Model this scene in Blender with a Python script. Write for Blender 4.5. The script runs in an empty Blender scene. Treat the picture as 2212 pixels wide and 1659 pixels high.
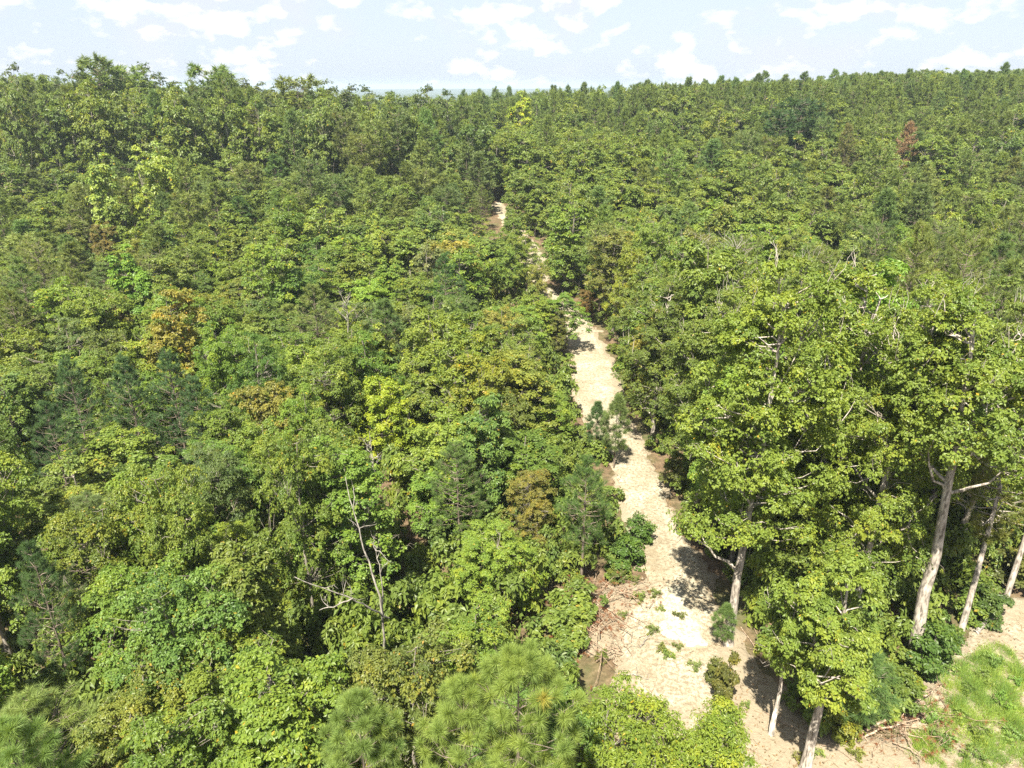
import bpy, math, random
import numpy as np
from mathutils import Vector

# ------------------------------------------------------------------ camera, sky, sun
R_ = math.radians
rng = np.random.default_rng(7)
random.seed(7)
scn = bpy.context.scene
COL = scn.collection

CAM_H = 24.0
PITCH = R_(22.7)
FPX, CX, CY = 1534.0, 1106.0, 829.5          # camera constants in photo units (2212 x 1659)
cam_d = bpy.data.cameras.new('camera')
cam_d.sensor_fit = 'HORIZONTAL'
cam_d.angle = 2 * math.atan(CX / FPX)
cam_d.clip_start, cam_d.clip_end = 0.3, 20000
cam = bpy.data.objects.new('camera', cam_d)
cam.location = (0, 0, CAM_H)
cam.rotation_euler = (R_(90) - PITCH, 0, 0)
COL.objects.link(cam)
scn.camera = cam

SUN_EL, SUN_AZ = R_(58), R_(199)             # azimuth clockwise from +Y (the view direction)
sdir = Vector((math.sin(SUN_AZ) * math.cos(SUN_EL), math.cos(SUN_AZ) * math.cos(SUN_EL), math.sin(SUN_EL)))

world = bpy.data.worlds.new('World')
scn.world = world
world.use_nodes = True
wt = world.node_tree
wt.nodes.clear()
def wn(t, **kw):
    n = wt.nodes.new(t)
    for k, v in kw.items(): setattr(n, k, v)
    return n
SKY_STRENGTH = 0.062
w_out = wn('ShaderNodeOutputWorld'); w_bg = wn('ShaderNodeBackground')
w_bg.inputs['Strength'].default_value = SKY_STRENGTH
sky = wn('ShaderNodeTexSky', sky_type='NISHITA', sun_disc=False, sun_elevation=SUN_EL, sun_rotation=SUN_AZ,
         altitude=150, air_density=1.0, dust_density=1.2, ozone_density=1.5)
tc = wn('ShaderNodeTexCoord')
mp = wn('ShaderNodeMapping'); mp.inputs['Scale'].default_value = (1, 1, 1.9); mp.inputs['Location'].default_value = (3.1, 1.7, 0.4)
wt.links.new(tc.outputs['Generated'], mp.inputs['Vector'])
def wnoise(scale, detail, rough, dist=0.0):
    n = wn('ShaderNodeTexNoise'); n.inputs['Scale'].default_value = scale; n.inputs['Detail'].default_value = detail
    n.inputs['Roughness'].default_value = rough; n.inputs['Distortion'].default_value = dist
    wt.links.new(mp.outputs['Vector'], n.inputs['Vector']); return n
def wramp(src, stops):
    r = wn('ShaderNodeValToRGB')
    el = r.color_ramp.elements
    el[0].position, el[0].color = stops[0][0], stops[0][1]
    el[1].position, el[1].color = stops[-1][0], stops[-1][1]
    for p, c in stops[1:-1]:
        e = el.new(p); e.color = c
    wt.links.new(src, r.inputs['Fac']); return r
def g4(v): return (v, v, v, 1)
def wmix(fac, a, b, op='MIX'):
    m = wn('ShaderNodeMix', data_type='RGBA', blend_type=op)
    if isinstance(fac, float): m.inputs[0].default_value = fac
    else: wt.links.new(fac, m.inputs[0])
    for s, k in ((a, 6), (b, 7)):
        if isinstance(s, tuple): m.inputs[k].default_value = s
        else: wt.links.new(s, m.inputs[k])
    return m.outputs[2]
# pale blue summer sky; cumulus puffs with soft grey-lilac veils
sat = wn('ShaderNodeHueSaturation'); sat.inputs['Saturation'].default_value = 0.62; sat.inputs['Value'].default_value = 1.0
wt.links.new(sky.outputs[0], sat.inputs['Color'])
base_sky = wmix(0.7, sat.outputs[0], (3.6, 4.08, 4.95, 1))
veil = wramp(wnoise(7, 4, 0.5).outputs['Fac'], [(0.48, g4(0)), (0.66, g4(0.7))])
c1 = wmix(veil.outputs[0], base_sky, (4.3, 4.45, 5.05, 1))
big = wramp(wnoise(6, 2, 0.5).outputs['Fac'], [(0.38, g4(0.80)), (0.62, g4(1.12))])
pn = wn('ShaderNodeMath', operation='MULTIPLY'); wt.links.new(wnoise(26, 7, 0.52, 0.0).outputs['Fac'], pn.inputs[0]); wt.links.new(big.outputs[0], pn.inputs[1])
puff = wramp(pn.outputs[0], [(0.495, g4(0)), (0.60, g4(0.55)), (0.70, g4(1))])
c2 = wmix(puff.outputs[0], c1, (6.4, 6.2, 6.3, 1))
wt.links.new(c2, w_bg.inputs['Color'])
wt.links.new(w_bg.outputs[0], w_out.inputs['Surface'])

sun_d = bpy.data.lights.new('sun', 'SUN')
sun_d.energy, sun_d.angle, sun_d.color = 5.0, R_(0.55), (1.0, 0.94, 0.80)
sun = bpy.data.objects.new('sun', sun_d)
sun.rotation_euler = sdir.to_track_quat('Z', 'Y').to_euler()
sun.location = (0, 0, 60)
COL.objects.link(sun)
scn.view_settings.view_transform = 'Standard'
scn.view_settings.look = 'None'
scn.view_settings.exposure = 1.72
scn.view_settings.gamma = 1.0
scn.view_settings.use_curve_mapping = False
scn.cycles.use_denoising = False
scn.cycles.max_bounces = 7
scn.cycles.diffuse_bounces = 4
scn.cycles.transmission_bounces = 4
scn.cycles.volume_bounces = 0
scn.cycles.transparent_max_bounces = 4

# ------------------------------------------------------------------ terrain and projection
def S(t):
    t = np.clip(t, 0, 1); return t * t * (3 - 2 * t)
def vnoise(x, y, s=1.0, seed=0):
    x = np.asarray(x, float) / s; y = np.asarray(y, float) / s
    xi = np.floor(x); yi = np.floor(y); fx = S(x - xi); fy = S(y - yi)
    def h(a, b):
        v = np.sin(a * 127.1 + b * 311.7 + seed * 74.7) * 43758.5453
        return v - np.floor(v)
    return ((h(xi, yi) * (1 - fx) + h(xi + 1, yi) * fx) * (1 - fy) + (h(xi, yi + 1) * (1 - fx) + h(xi + 1, yi + 1) * fx) * fy) * 2 - 1
def ground(x, y):
    x = np.asarray(x, float); y = np.asarray(y, float)
    g = 7.0 * S((y - 55) / 95)
    ratio = x / np.maximum(y, 30)
    g = g + 2.2 * S((-ratio - 0.12) / 0.45) * S((y - 60) / 70)
    right = S((ratio - 0.0) / 0.30) * (0.6 + 0.4 * S((ratio - 0.2) / 0.5))
    g = g + 5.5 * right * S((y - 90) / 110) + 6.5 * S((ratio - 0.05) / 0.6) * S((y - 120) / 70)
    fall = 13.0 * S((y - 175) / 90) * (1 - right)
    g = g - fall
    g = g - 13 * right * S((y - 260) / 200)
    mid = np.exp(-((ratio - 0.02) / 0.16) ** 2)
    g = g + 15 * S((y - 300) / 150) * (1 - S((y - 560) / 300)) * np.clip(S((ratio + 0.06) / 0.04), 0, 1)
    g = g + 0.35 * vnoise(x, y, 17, 1) * S((y - 30) / 30) + 0.12 * vnoise(x, y, 4, 2)
    far = S((y - 900) / 3000)
    g = g + far * (5 + 5 * vnoise(x, y, 900, 3))
    g = g + 19 * np.exp(-((y - 4700 - 300 * vnoise(x, y, 1500, 5)) / 500) ** 2) * (0.8 + 0.3 * vnoise(x, y, 700, 4))
    return g
def ray(px, py):
    d = np.array([px - CX, FPX * math.cos(PITCH) - (py - CY) * math.sin(PITCH), -FPX * math.sin(PITCH) - (py - CY) * math.cos(PITCH)])
    return d / np.linalg.norm(d)
def at(px, py, z):
    d = ray(px, py); t = (z - CAM_H) / d[2]
    return np.array([d[0] * t, d[1] * t, z])
def atg(px, py):
    z = 0.0
    for _ in range(12):
        p = at(px, py, z); z = 0.5 * z + 0.5 * float(ground(p[0], p[1]))
    p = at(px, py, z); p[2] = float(ground(p[0], p[1])); return p
def proj(x, y, z):
    zc = y * math.cos(PITCH) + (CAM_H - z) * math.sin(PITCH)
    yc = y * math.sin(PITCH) + (z - CAM_H) * math.cos(PITCH)
    return CX + FPX * x / zc, CY - FPX * yc / zc, zc

# ------------------------------------------------------------------ materials
def new_mat(name):
    m = bpy.data.materials.new(name); m.use_nodes = True; m.node_tree.nodes.clear(); return m
class NT:
    def __init__(s, m): s.t = m.node_tree
    def n(s, t, **kw):
        n = s.t.nodes.new(t)
        for k, v in kw.items(): setattr(n, k, v)
        return n
    def l(s, a, b): s.t.links.new(a, b)
    def noise(s, scale, detail=4, rough=0.55, vec=None, dist=0.0):
        n = s.n('ShaderNodeTexNoise'); n.inputs['Scale'].default_value = scale; n.inputs['Detail'].default_value = detail
        n.inputs['Roughness'].default_value = rough; n.inputs['Distortion'].default_value = dist
        if vec is not None: s.l(vec, n.inputs['Vector'])
        return n.outputs['Fac']
    def ramp(s, src, stops):
        r = s.n('ShaderNodeValToRGB'); el = r.color_ramp.elements
        el[0].position, el[0].color = stops[0]; el[1].position, el[1].color = stops[-1]
        for p, c in stops[1:-1]:
            e = el.new(p); e.color = c
        s.l(src, r.inputs['Fac']); return r.outputs[0]
    def mix(s, fac, a, b, op='MIX'):
        m = s.n('ShaderNodeMix', data_type='RGBA', blend_type=op)
        if isinstance(fac, (int, float)): m.inputs[0].default_value = fac
        else: s.l(fac, m.inputs[0])
        for v, k in ((a, 6), (b, 7)):
            if isinstance(v, tuple): m.inputs[k].default_value = v
            else: s.l(v, m.inputs[k])
        return m.outputs[2]
    def pos(s): return s.n('ShaderNodeNewGeometry').outputs['Position']
    def objc(s): return s.n('ShaderNodeTexCoord').outputs['Object']
def c4(r, g, b): return (r, g, b, 1)

def leaf_mat(name, trans=0.40, far=False, rough=0.45, spec=0.35, stops=None, needle=False):
    m = new_mat(name); k = NT(m)
    info = k.n('ShaderNodeObjectInfo')
    if far and not needle:
        base = k.ramp(info.outputs['Random'], [(0.0, c4(0.142, 0.196, 0.036)), (0.3, c4(0.170, 0.222, 0.040)), (0.55, c4(0.152, 0.205, 0.046)),
                                               (0.8, c4(0.180, 0.220, 0.036)), (1.0, c4(0.108, 0.160, 0.040))])
    elif far:
        base = k.ramp(info.outputs['Random'], [(0.0, c4(0.142, 0.188, 0.048)), (0.5, c4(0.172, 0.216, 0.050)), (1.0, c4(0.126, 0.180, 0.056))])
    else:
        base = info.outputs['Color']
    at_ = k.n('ShaderNodeAttribute', attribute_name='tint')
    stops = stops or [(0.0, c4(0.62, 0.72, 0.75)), (0.45, c4(0.95, 0.97, 0.95)), (0.8, c4(1.25, 1.15, 0.9)), (0.97, c4(1.5, 1.2, 0.85)), (1.0, c4(2.2, 1.2, 0.8))]
    tint = k.ramp(at_.outputs['Fac'], stops)
    col = k.mix(1.0, base, tint, 'MULTIPLY')
    p = k.n('ShaderNodeBsdfPrincipled'); k.l(col, p.inputs['Base Color'])
    p.inputs['Roughness'].default_value = rough; p.inputs['Specular IOR Level'].default_value = spec
    tr = k.n('ShaderNodeBsdfTranslucent'); k.l(k.mix(1.0, col, c4(1.5, 1.45, 0.6), 'MULTIPLY'), tr.inputs['Color'])
    mx = k.n('ShaderNodeMixShader'); mx.inputs[0].default_value = trans
    k.l(p.outputs[0], mx.inputs[1]); k.l(tr.outputs[0], mx.inputs[2])
    o = k.n('ShaderNodeOutputMaterial'); k.l(mx.outputs[0], o.inputs['Surface'])
    return m
M_LEAF = leaf_mat('broad_leaf')
NEED_STOPS = [(0.0, c4(0.6, 0.7, 0.75)), (0.5, c4(0.95, 0.97, 0.95)), (0.95, c4(1.3, 1.2, 0.95)), (0.985, c4(1.5, 1.0, 0.9)), (1.0, c4(1.6, 1.0, 0.9))]
M_NEEDLE = leaf_mat('pine_needles', trans=0.32, rough=0.5, spec=0.25, stops=NEED_STOPS)
M_LEAF_FAR = leaf_mat('far_leaf', far=True)
M_NEEDLE_FAR = leaf_mat('far_needles', trans=0.3, far=True, rough=0.55, spec=0.2, stops=NEED_STOPS, needle=True)

def bark_mat(name, a, b, dark, scale=6):
    m = new_mat(name); k = NT(m); v = k.objc()
    mp_ = k.n('ShaderNodeMapping'); mp_.inputs['Scale'].default_value = (1, 1, 0.28); k.l(v, mp_.inputs['Vector'])
    n1 = k.noise(scale, 6, 0.65, mp_.outputs[0]); n2 = k.noise(1.1, 3, 0.5, v)
    base = k.mix(k.ramp(n2, [(0.4, g4(0)), (0.6, g4(1))]), a, b)
    col = k.mix(k.ramp(n1, [(0.38, g4(1)), (0.56, g4(0))]), base, dark)
    p = k.n('ShaderNodeBsdfPrincipled'); k.l(col, p.inputs['Base Color']); p.inputs['Roughness'].default_value = 0.9
    p.inputs['Specular IOR Level'].default_value = 0.15
    bp = k.n('ShaderNodeBump'); bp.inputs['Strength'].default_value = 0.5; bp.inputs['Distance'].default_value = 0.03
    k.l(n1, bp.inputs['Height']); k.l(bp.outputs[0], p.inputs['Normal'])
    o = k.n('ShaderNodeOutputMaterial'); k.l(p.outputs[0], o.inputs['Surface']); return m
M_BARK = bark_mat('grey_bark', c4(0.30, 0.265, 0.225), c4(0.21, 0.185, 0.15), c4(0.11, 0.095, 0.08))
M_BARK_PALE = bark_mat('pale_bark', c4(0.50, 0.45, 0.39), c4(0.36, 0.315, 0.265), c4(0.13, 0.11, 0.09), 9)
M_BARK_PINE = bark_mat('pine_bark', c4(0.22, 0.18, 0.145), c4(0.17, 0.135, 0.105), c4(0.08, 0.062, 0.05))
M_DEAD = bark_mat('dead_wood', c4(0.36, 0.33, 0.29), c4(0.26, 0.235, 0.20), c4(0.13, 0.115, 0.10), 9)
M_TWIG_DRY = bark_mat('dry_twig', c4(0.40, 0.31, 0.22), c4(0.28, 0.20, 0.14), c4(0.14, 0.095, 0.065), 9)

def simple_mat(name, build):
    m = new_mat(name); k = NT(m)
    col, bump, rough = build(k)
    p = k.n('ShaderNodeBsdfPrincipled'); k.l(col, p.inputs['Base Color']); p.inputs['Roughness'].default_value = rough
    p.inputs['Specular IOR Level'].default_value = 0.2
    if bump is not None:
        bp = k.n('ShaderNodeBump'); bp.inputs['Strength'].default_value = bump[1]; bp.inputs['Distance'].default_value = bump[2]
        k.l(bump[0], bp.inputs['Height']); k.l(bp.outputs[0], p.inputs['Normal'])
    o = k.n('ShaderNodeOutputMaterial'); k.l(p.outputs[0], o.inputs['Surface']); return m
def b_floor(k):
    v = k.pos()
    n = k.noise(2.5, 8, 0.7, v); n2 = k.noise(0.25, 4, 0.6, v)
    c = k.ramp(n, [(0.3, c4(0.05, 0.036, 0.022)), (0.5, c4(0.12, 0.082, 0.048)), (0.7, c4(0.22, 0.155, 0.095))])
    c = k.mix(k.ramp(n2, [(0.45, g4(0)), (0.62, g4(0.65))]), c, c4(0.06, 0.085, 0.025))
    return c, (k.noise(9, 6, 0.7, v), 0.8, 0.08), 0.95
M_FLOOR = simple_mat('forest_floor', b_floor)
def b_sand(k):
    v = k.pos()
    big = k.noise(0.45, 5, 0.55, v); fine = k.noise(5.5, 8, 0.72, v, 0.3); grit = k.noise(28, 4, 0.7, v)
    c = k.ramp(big, [(0.32, c4(0.25, 0.215, 0.145)), (0.5, c4(0.35, 0.32, 0.235)), (0.66, c4(0.44, 0.415, 0.325))])
    c = k.mix(k.ramp(fine, [(0.42, g4(0.9)), (0.55, g4(0))]), c, c4(0.20, 0.155, 0.10))
    c = k.mix(k.ramp(grit, [(0.38, g4(0.75)), (0.50, g4(0))]), c, c4(0.15, 0.12, 0.08))
    a = k.n('ShaderNodeAttribute', attribute_name='wear').outputs['Fac']    # 1 clean sand, 0 litter-covered edge
    lit = k.mix(fine, c4(0.17, 0.135, 0.09), c4(0.33, 0.28, 0.20))
    mth = k.n('ShaderNodeMath', operation='ADD'); k.l(a, mth.inputs[0]); k.l(k.noise(1.6, 6, 0.7, v), mth.inputs[1])
    c = k.mix(k.ramp(mth.outputs[0], [(0.72, g4(0)), (1.0, g4(1))]), lit, c)
    return c, (fine, 0.9, 0.10), 0.95
M_SAND = simple_mat('pale_sand', b_sand)
def b_pale(k):
    v = k.pos(); n = k.noise(7, 8, 0.75, v)
    return k.ramp(n, [(0.40, c4(0.22, 0.19, 0.125)), (0.5, c4(0.36, 0.33, 0.25)), (0.62, c4(0.45, 0.42, 0.34))]), (n, 0.5, 0.05), 0.95
M_PALE = simple_mat('white_sand', b_pale)
def b_clay(k):
    v = k.pos(); n = k.noise(1.5, 7, 0.65, v)
    return k.ramp(n, [(0.3, c4(0.38, 0.19, 0.13)), (0.6, c4(0.52, 0.30, 0.22))]), (n, 0.6, 0.1), 0.95
M_CLAY = simple_mat('red_clay', b_clay)
def b_far(k):
    v = k.pos(); n = k.noise(0.03, 9, 0.75, v); n2 = k.noise(0.004, 4, 0.6, v)
    c = k.ramp(n, [(0.35, c4(0.02, 0.035, 0.014)), (0.65, c4(0.05, 0.075, 0.028))])
    return k.mix(k.ramp(n2, [(0.55, g4(0)), (0.7, g4(0.3))]), c, c4(0.14, 0.15, 0.07)), None, 0.95
M_FAR = simple_mat('far_forest_hills', b_far)

# ------------------------------------------------------------------ mesh helpers
def mesh_np(name, V, F, mat, tint=None, smooth=False, k=None):
    """V (n,3); F (m,k) faces with k corners, or a list of such arrays"""
    Fs = F if isinstance(F, list) else [F]
    me = bpy.data.meshes.new(name)
    V = np.asarray(V, np.float32)
    me.vertices.add(len(V)); me.vertices.foreach_set('co', V.ravel())
    loops = np.concatenate([f.ravel() for f in Fs]).astype(np.int32)
    sizes = np.concatenate([np.full(len(f), f.shape[1]) for f in Fs]).astype(np.int32)
    starts = np.concatenate([[0], np.cumsum(sizes)[:-1]]).astype(np.int32)
    me.loops.add(len(loops)); me.loops.foreach_set('vertex_index', loops)
    me.polygons.add(len(sizes)); me.polygons.foreach_set('loop_start', starts)
    if smooth: me.polygons.foreach_set('use_smooth', np.ones(len(sizes), bool))
    else: me.polygons.foreach_set('use_smooth', np.zeros(len(sizes), bool))
    if tint is not None:
        a = me.attributes.new('tint', 'FLOAT', 'POINT'); a.data.foreach_set('value', np.asarray(tint, np.float32))
    me.materials.append(mat)
    me.update(calc_edges=True)
    return me
def nrm(a): return a / np.maximum(np.linalg.norm(a, axis=-1, keepdims=True), 1e-9)
def rsph(n, r=None):
    r = r or rng
    return nrm(r.normal(size=(n, 3)))

class Leaves:
    def __init__(s): s.V = []; s.T = []; s.F = []; s.n = 0
    def add(s, c, d, n, L, W, tint):
        """diamond leaves folded along the midrib: c base points, d direction, n normal"""
        m = len(c); side = nrm(np.cross(d, n)); n = np.cross(side, d)
        L = np.broadcast_to(L, (m,))[:, None]; W = np.broadcast_to(W, (m,))[:, None]
        a = c; b = c + d * L * 0.48 + side * W * 0.5 + n * W * 0.14; t = c + d * L - n * L * 0.12
        e = c + d * L * 0.48 - side * W * 0.5 + n * W * 0.14
        V = np.stack([a, b, t, e], 1).reshape(-1, 3)
        i = s.n + np.arange(m)[:, None] * 4
        s.F.append(np.concatenate([i + [[0, 1, 2]], i + [[0, 2, 3]]], 0)); s.V.append(V); s.T.append(np.repeat(tint, 4)); s.n += m * 4
    def needles(s, c, d, L, W, tint):
        m = len(c); side = nrm(np.cross(d, rsph(m)))
        L = np.broadcast_to(L, (m,))[:, None]; W = np.broadcast_to(W, (m,))[:, None]
        V = np.stack([c + side * W * 0.5, c - side * W * 0.5, c + d * L - np.array([[0, 0, 1.0]]) * L * 0.10], 1).reshape(-1, 3)
        i = s.n + np.arange(m)[:, None] * 3
        s.F.append(i + [[0, 1, 2]]); s.V.append(V); s.T.append(np.repeat(tint, 3)); s.n += m * 3
    def mesh(s, name, mat):
        return mesh_np(name, np.concatenate(s.V), np.concatenate(s.F), mat, np.clip(np.concatenate(s.T), 0, 1))

class Tubes:
    def __init__(s): s.V = []; s.F = []; s.n = 0
    def add(s, P, rad, sides=5):
        P = np.asarray(P, float); rad = np.asarray(rad, float); m = len(P)
        T = np.gradient(P, axis=0); T = nrm(T)
        ref = np.array([0.3, 1.0, 0.1]) if abs(T[0][1]) < 0.8 else np.array([1.0, 0.2, 0.1])
        A = nrm(np.cross(T, ref)); B = np.cross(T, A)
        th = np.arange(sides) / sides * 2 * np.pi
        ring = P[:, None] + (A[:, None] * np.cos(th)[None, :, None] + B[:, None] * np.sin(th)[None, :, None]) * rad[:, None, None]
        i = np.arange(m - 1)[:, None] * sides; j = np.arange(sides)[None]; j2 = (j + 1) % sides
        q = np.stack([i + j, i + j2, i + sides + j2, i + sides + j], -1).reshape(-1, 4) + s.n
        s.V.append(ring.reshape(-1, 3)); s.F.append(q); s.n += m * sides
    def mesh(s, name, mat):
        return mesh_np(name, np.concatenate(s.V), np.concatenate(s.F), mat, smooth=True)
def curve(a, b, n=5, sag=0.0, wob=0.05, r=None):
    r = r or rng
    t = np.linspace(0, 1, n)[:, None]; a = np.asarray(a, float); b = np.asarray(b, float)
    P = a + (b - a) * t; L = np.linalg.norm(b - a)
    P[:, 2] += (np.sin(t[:, 0] * np.pi)) * sag * L
    P[1:-1] += r.normal(size=(n - 2, 3)) * wob * L
    return P

# ------------------------------------------------------------------ plant prototypes (crown mesh + wood mesh)
def prof_round(t): return np.sqrt(np.clip(1 - (2 * (t - 0.42) / 1.16) ** 2, 0.02, 1))
def prof_cone(t): return np.clip(1.08 - t, 0.06, 1) ** 0.75 * (0.65 + 0.35 * S(t / 0.2))
def prof_dome(t): return np.clip(1 - t ** 2.6, 0.05, 1) ** 0.5 * (0.75 + 0.25 * S(t / 0.25))

def broadleaf(seed, H, R, zb, nc, rc, nspray, nleaf, L, prof=prof_dome, trunk_r=0.16, bark=None, leafmat=None, droop=0.3, limbs=8, thin=False, lean=(0, 0), wood=True, sides=5, bare=0.0, lead=4):
    r = np.random.default_rng(seed)
    global rng; old = rng; rng = r
    t = np.clip(r.random(nc) ** 0.8, 0, 1)
    th = np.arange(nc) * 2.399963 + r.random(nc) * 0.8
    lob = 1 + 0.20 * np.sin(th * 2 + r.random() * 6 + t * 4) + 0.13 * np.sin(th * 3 + r.random() * 6 - t * 5)
    rad = R * prof(t) * lob * (0.45 + 0.55 * r.random(nc) ** 0.45)
    C = np.stack([rad * np.cos(th), rad * np.sin(th), zb + (H - zb - rc * 0.6) * t + r.normal(size=nc) * rc * 0.3], 1)
    if lead > 1:                     # several leaders, each its own rounded top
        la = np.arange(lead) * 6.283 / lead + r.random() * 6 + r.normal(size=lead) * 0.3
        lo = R * (0.38 + 0.2 * r.random(lead)); lx, ly = lo * np.cos(la), lo * np.sin(la)
        lx[0] *= 0.2; ly[0] *= 0.2
        lh = 0.72 + 0.24 * r.random(lead); lh[0] = 1.0
        lw = R * (0.42 + 0.2 * r.random(lead))
        li = r.integers(0, lead, nc)
        pr_ = prof(t) * (0.35 + 0.65 * r.random(nc) ** 0.45)
        C = np.stack([lx[li] + lw[li] * pr_ * np.cos(th), ly[li] + lw[li] * pr_ * np.sin(th), zb + ((H - zb) * lh[li] - rc * 0.6) * t + r.normal(size=nc) * rc * 0.3], 1)
    C[:, 0] += lean[0] * C[:, 2] / H; C[:, 1] += lean[1] * C[:, 2] / H
    rcs = rc * (0.65 + 0.7 * r.random(nc))
    # sprays
    m = nc * nspray
    ci = np.repeat(np.arange(nc), nspray)
    axis_out = nrm(C - np.array([lean[0] * .6, lean[1] * .6, zb + (H - zb) * 0.3]))
    d = nrm(rsph(m, r) + axis_out[ci] * 0.55 + np.array([0, 0, 0.35]))
    p = C[ci] + d * rcs[ci][:, None] * (0.45 + 0.55 * r.random(m))[:, None] * np.array([1, 1, 0.62])
    ctint = 0.42 + 0.17 * r.normal(size=nc); stint = ctint[ci] + 0.07 * r.normal(size=m)
    k = m * nleaf; si = np.repeat(np.arange(m), nleaf)
    a = nrm(d * 0.7 + np.array([0, 0, 0.7]))[si]
    dd = rsph(k, r); dd = dd - a * (dd * a).sum(1, keepdims=True) * 0.75
    dd = nrm(nrm(dd) + a * 0.12 + np.array([0, 0, -droop]))
    nn = nrm(a + rsph(k, r) * 0.5)
    LL = L * (0.65 + 0.6 * r.random(k))
    lt = stint[si] + 0.09 * r.normal(size=k)
    au = r.random(k) < 0.006; lt = np.where(au, 1.0, np.minimum(lt, 0.93))
    lv = Leaves(); lv.add(p[si] + dd * L * 0.15, dd, nn, LL, LL * (0.34 if thin else 0.58), lt)
    crown = lv.mesh('crown', leafmat or M_LEAF)
    wm = None
    if wood:
        tb = Tubes()
        top = np.array([lean[0], lean[1], H * 0.9])
        n = 9; zz = np.linspace(0, 1, n)
        P = np.stack([lean[0] * zz ** 1.3, lean[1] * zz ** 1.3, H * 0.9 * zz], 1)
        P[2:, :2] += np.cumsum(r.normal(size=(n - 2, 2)), 0) * 0.035 * R
        rr = trunk_r * (1 - zz * 0.82); rr[0] *= 1.35
        P[0, 2] = -0.4
        if sides >= 6:                # root flare
            P = np.concatenate([P[:1], [[P[0, 0], P[0, 1], 0.05], [P[0, 0], P[0, 1], 0.35], [P[0, 0], P[0, 1], 0.9]], P[1:]]); rr = np.concatenate([[trunk_r * 1.9, trunk_r * 1.5, trunk_r * 1.12, trunk_r * 0.98], rr[1:]])
        tb.add(P, rr, 8 if sides >= 5 else 5)
        skel = [P[5:]]; 
        order = r.permutation(nc)[:limbs]
        for i in order:
            tgt = C[i]; z0 = max(zb * 0.75, tgt[2] - 0.55 * np.linalg.norm(tgt[:2]) - 0.5 - r.random())
            z0 = min(z0, H * 0.8); f = z0 / (H * 0.9)
            st = np.array([np.interp(z0, P[:, 2], P[:, 0]), np.interp(z0, P[:, 2], P[:, 1]), z0])
            Q = curve(st, tgt, 6, -0.06, 0.035, r); r0 = trunk_r * (1 - f * 0.8) * 0.5
            tb.add(Q, np.linspace(r0, 0.012, 6), sides); skel.append(Q)
        K = np.concatenate(skel)
        for i in range(nc):
            dist = np.linalg.norm(K - C[i], axis=1) + np.where(K[:, 2] > C[i][2], 1.0, 0)
            j = int(np.argmin(dist))
            if dist[j] < 0.15: continue
            tb.add(curve(K[j], C[i] + np.array([0, 0, rcs[i] * 0.25]), 4, -0.05, 0.06, r), [trunk_r * 0.16, trunk_r * 0.11, trunk_r * 0.07, 0.006], 4 if sides >= 5 else 3)
            if bare > 0 and r.random() < bare:
                e = C[i] + axis_out[i] * rcs[i] * 1.5 + np.array([0, 0, 0.2])
                tb.add(curve(C[i], e, 4, 0.05, 0.1, r), [0.02, 0.015, 0.01, 0.004], 3)
                tb.add(curve(C[i] + axis_out[i] * rcs[i] * .6, e + rsph(1, r)[0] * rcs[i] * .5, 4, 0.05, 0.1, r), [0.014, 0.01, 0.008, 0.003], 3)
        wm = tb.mesh('trunk', bark or M_BARK)
    rng = old
    return dict(crown=crown, trunk=wm, H=H, R=R, zb=zb)

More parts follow.
